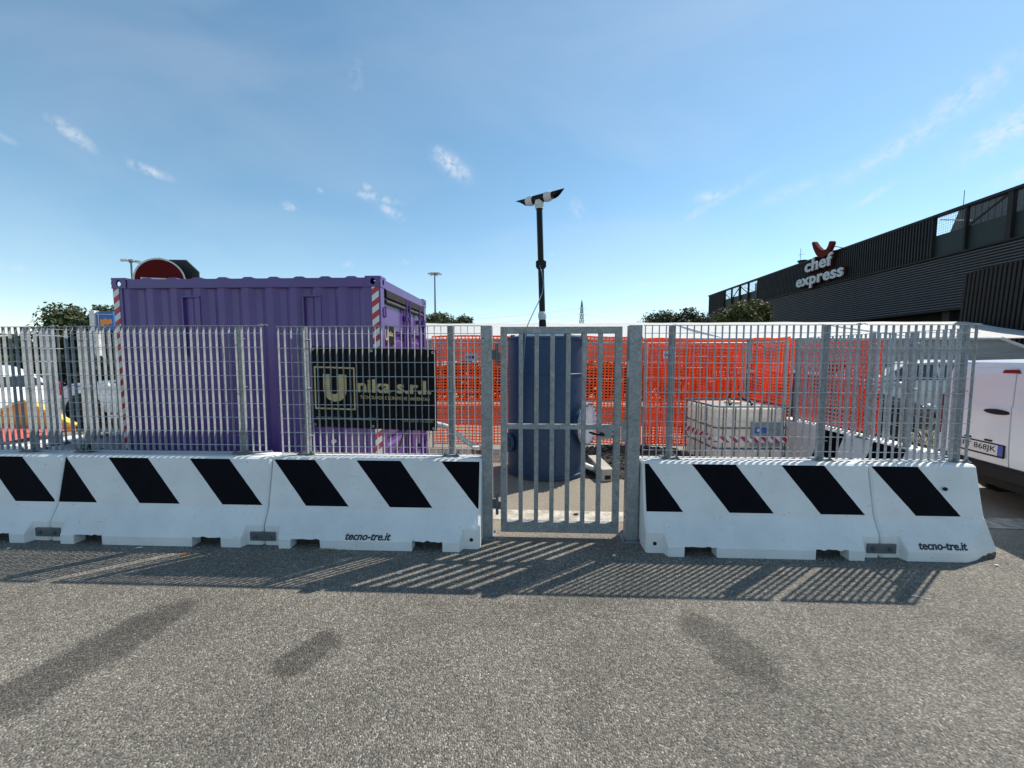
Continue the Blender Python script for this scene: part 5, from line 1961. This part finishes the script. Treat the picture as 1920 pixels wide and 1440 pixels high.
# ------------------------------------------------------------------ trees
def tree(label, x, y, h, rad, zlow, seed, nleaf, leaf, m, squash=1.0, group='trees around the car park'):
    r = random.Random(seed)
    th = thing('tree', label, 'tree', (x, y, 0), 0, group)
    tk = MB()
    tk.tube([(0, 0, 0), (.03, .02, zlow * .6), (-.03, .05, zlow + .4), (0, 0, h * .75)], [.16, .13, .1, .04], 8)
    for k in range(7):
        a = r.uniform(0, 6.28)
        z0 = r.uniform(zlow * .7, h * .55)
        rr = rad * r.uniform(.5, .85)
        tk.tube([(0, 0, z0), (rr * .5 * math.cos(a), rr * .5 * math.sin(a), z0 + .25 * (h - z0)), (rr * math.cos(a), rr * math.sin(a), z0 + r.uniform(.35, .7) * (h - z0))], [.06, .04, .015], 6)
    tk.build('trunk', M_BARK, th, smooth=True)
    # clumps through the crown, leaves spread in each clump
    cl = []
    hh = (h - zlow) / 2
    for k in range(54):
        while True:
            p = Vector((r.uniform(-1, 1), r.uniform(-1, 1), r.uniform(-1, 1)))
            if .25 < p.length < 1.0:
                break
        cl.append((Vector((p.x * rad * .85, p.y * rad * .85, zlow + hh + p.z * hh * .86)), rad * r.uniform(.22, .40)))
    cr_ = MB()
    vs, fs = [], []
    for k in range(nleaf):
        c, cr0 = r.choice(cl)
        v = Vector((r.gauss(0, 1), r.gauss(0, 1), r.gauss(0, .8)))
        v = v.normalized() * cr0 * (r.random() ** .45)
        p = c + v
        if p.z > h:
            p.z = h - r.random() * .2
        nrm = (v.normalized() + Vector((r.gauss(0, .6), r.gauss(0, .6), r.gauss(.3, .6)))).normalized()
        a = nrm.orthogonal().normalized()
        b = nrm.cross(a)
        t = r.uniform(0, 6.28)
        a, b = a * math.cos(t) + b * math.sin(t), b * math.cos(t) - a * math.sin(t)
        l = leaf * r.uniform(.6, 1.3)
        o_ = len(vs)
        vs += [p - a * l, p - b * l * .45 + nrm * l * .1, p + a * l, p + b * l * .45 + nrm * l * .1]
        fs.append((o_, o_ + 1, o_ + 2, o_ + 3))
    cr_.add(vs, fs)
    cr_.build('crown', m, th, fix=False)
    return th


tree('broad green tree behind the left fence, left of the blue sign', -20.2, 18.5, 4.15, 1.9, 1.5, 1, 11000, .10, M_LEAF[0])
tree('dark tree directly behind the blue sign at the left', -18.6, 17.8, 3.85, 1.2, 1.3, 2, 6500, .09, M_LEAF[1])
tree('low dark tree at the far left behind the white cars', -24.0, 19.0, 2.95, 2.2, .3, 3, 9000, .11, M_LEAF[1])
tree('bushy tree between the blue sign and the purple container', -16.6, 17.6, 3.3, 1.2, .3, 12, 7000, .09, M_LEAF[1])
tree('spreading light green tree right of the purple container', -5.6, 30.0, 5.0, 2.1, 2.6, 4, 6500, .13, M_LEAF[2], 1)
tree('small round tree at the right edge of the spreading tree beside the container', -3.9, 30.5, 5.0, .95, 3.2, 5, 2600, .12, M_LEAF[2])
tree('dark green tree left of the dark building, nearest to the gate', 13.6, 35.0, 5.75, 2.4, 2.7, 6, 9000, .14, M_LEAF[1])
tree('dark round tree in front of the left end of the dark building', 16.2, 35.5, 6.0, 2.4, 2.7, 7, 9000, .14, M_LEAF[1])
tree('olive green tree in front of the dark building, left of the chef express sign', 18.0, 30.0, 6.0, 2.1, 2.4, 8, 11000, .12, M_LEAF[2])


def hedge(label, x0, x1, y, h, seed, n, leaf):
    """clipped shrub row: leaves filling a long low volume, with stems"""
    r = random.Random(seed)
    th = thing('hedge', label, 'hedge', ((x0 + x1) / 2, y, 0), 0)
    L_ = x1 - x0
    st_ = MB()
    for k in range(int(L_ / .8)):
        x = -L_ / 2 + .4 + k * .8
        st_.tube([(x, 0, 0), (x + r.uniform(-.2, .2), r.uniform(-.2, .2), h * .8)], [.03, .01], 5)
    stuff(st_.build('stems', M_BARK, th))
    vs, fs = [], []
    for k in range(n):
        x = r.uniform(-L_ / 2, L_ / 2)
        top = h * (.86 + .14 * mnoise.noise(Vector((x * .8, seed, 0))))
        z = top * (r.random() ** .7)
        p = Vector((x, r.gauss(0, .3), z))
        nrm = Vector((r.gauss(0, 1), r.gauss(-.6, .8), r.gauss(.4, .8))).normalized()
        a = nrm.orthogonal().normalized()
        b = nrm.cross(a)
        l = leaf * r.uniform(.6, 1.3)
        o_ = len(vs)
        vs += [p - a * l, p - b * l * .5, p + a * l, p + b * l * .5]
        fs.append((o_, o_ + 1, o_ + 2, o_ + 3))
    MB().add(vs, fs).build('foliage', M_LEAF[1], th, fix=False)


hedge('long dark hedge behind the parking canopy, glimpsed through the orange netting', -7, 10, 15.5, 1.65, 21, 12000, .13)
hedge('dark hedge behind the white cars at the left', -34, -15.5, 16.0, 2.0, 22, 12000, .13)
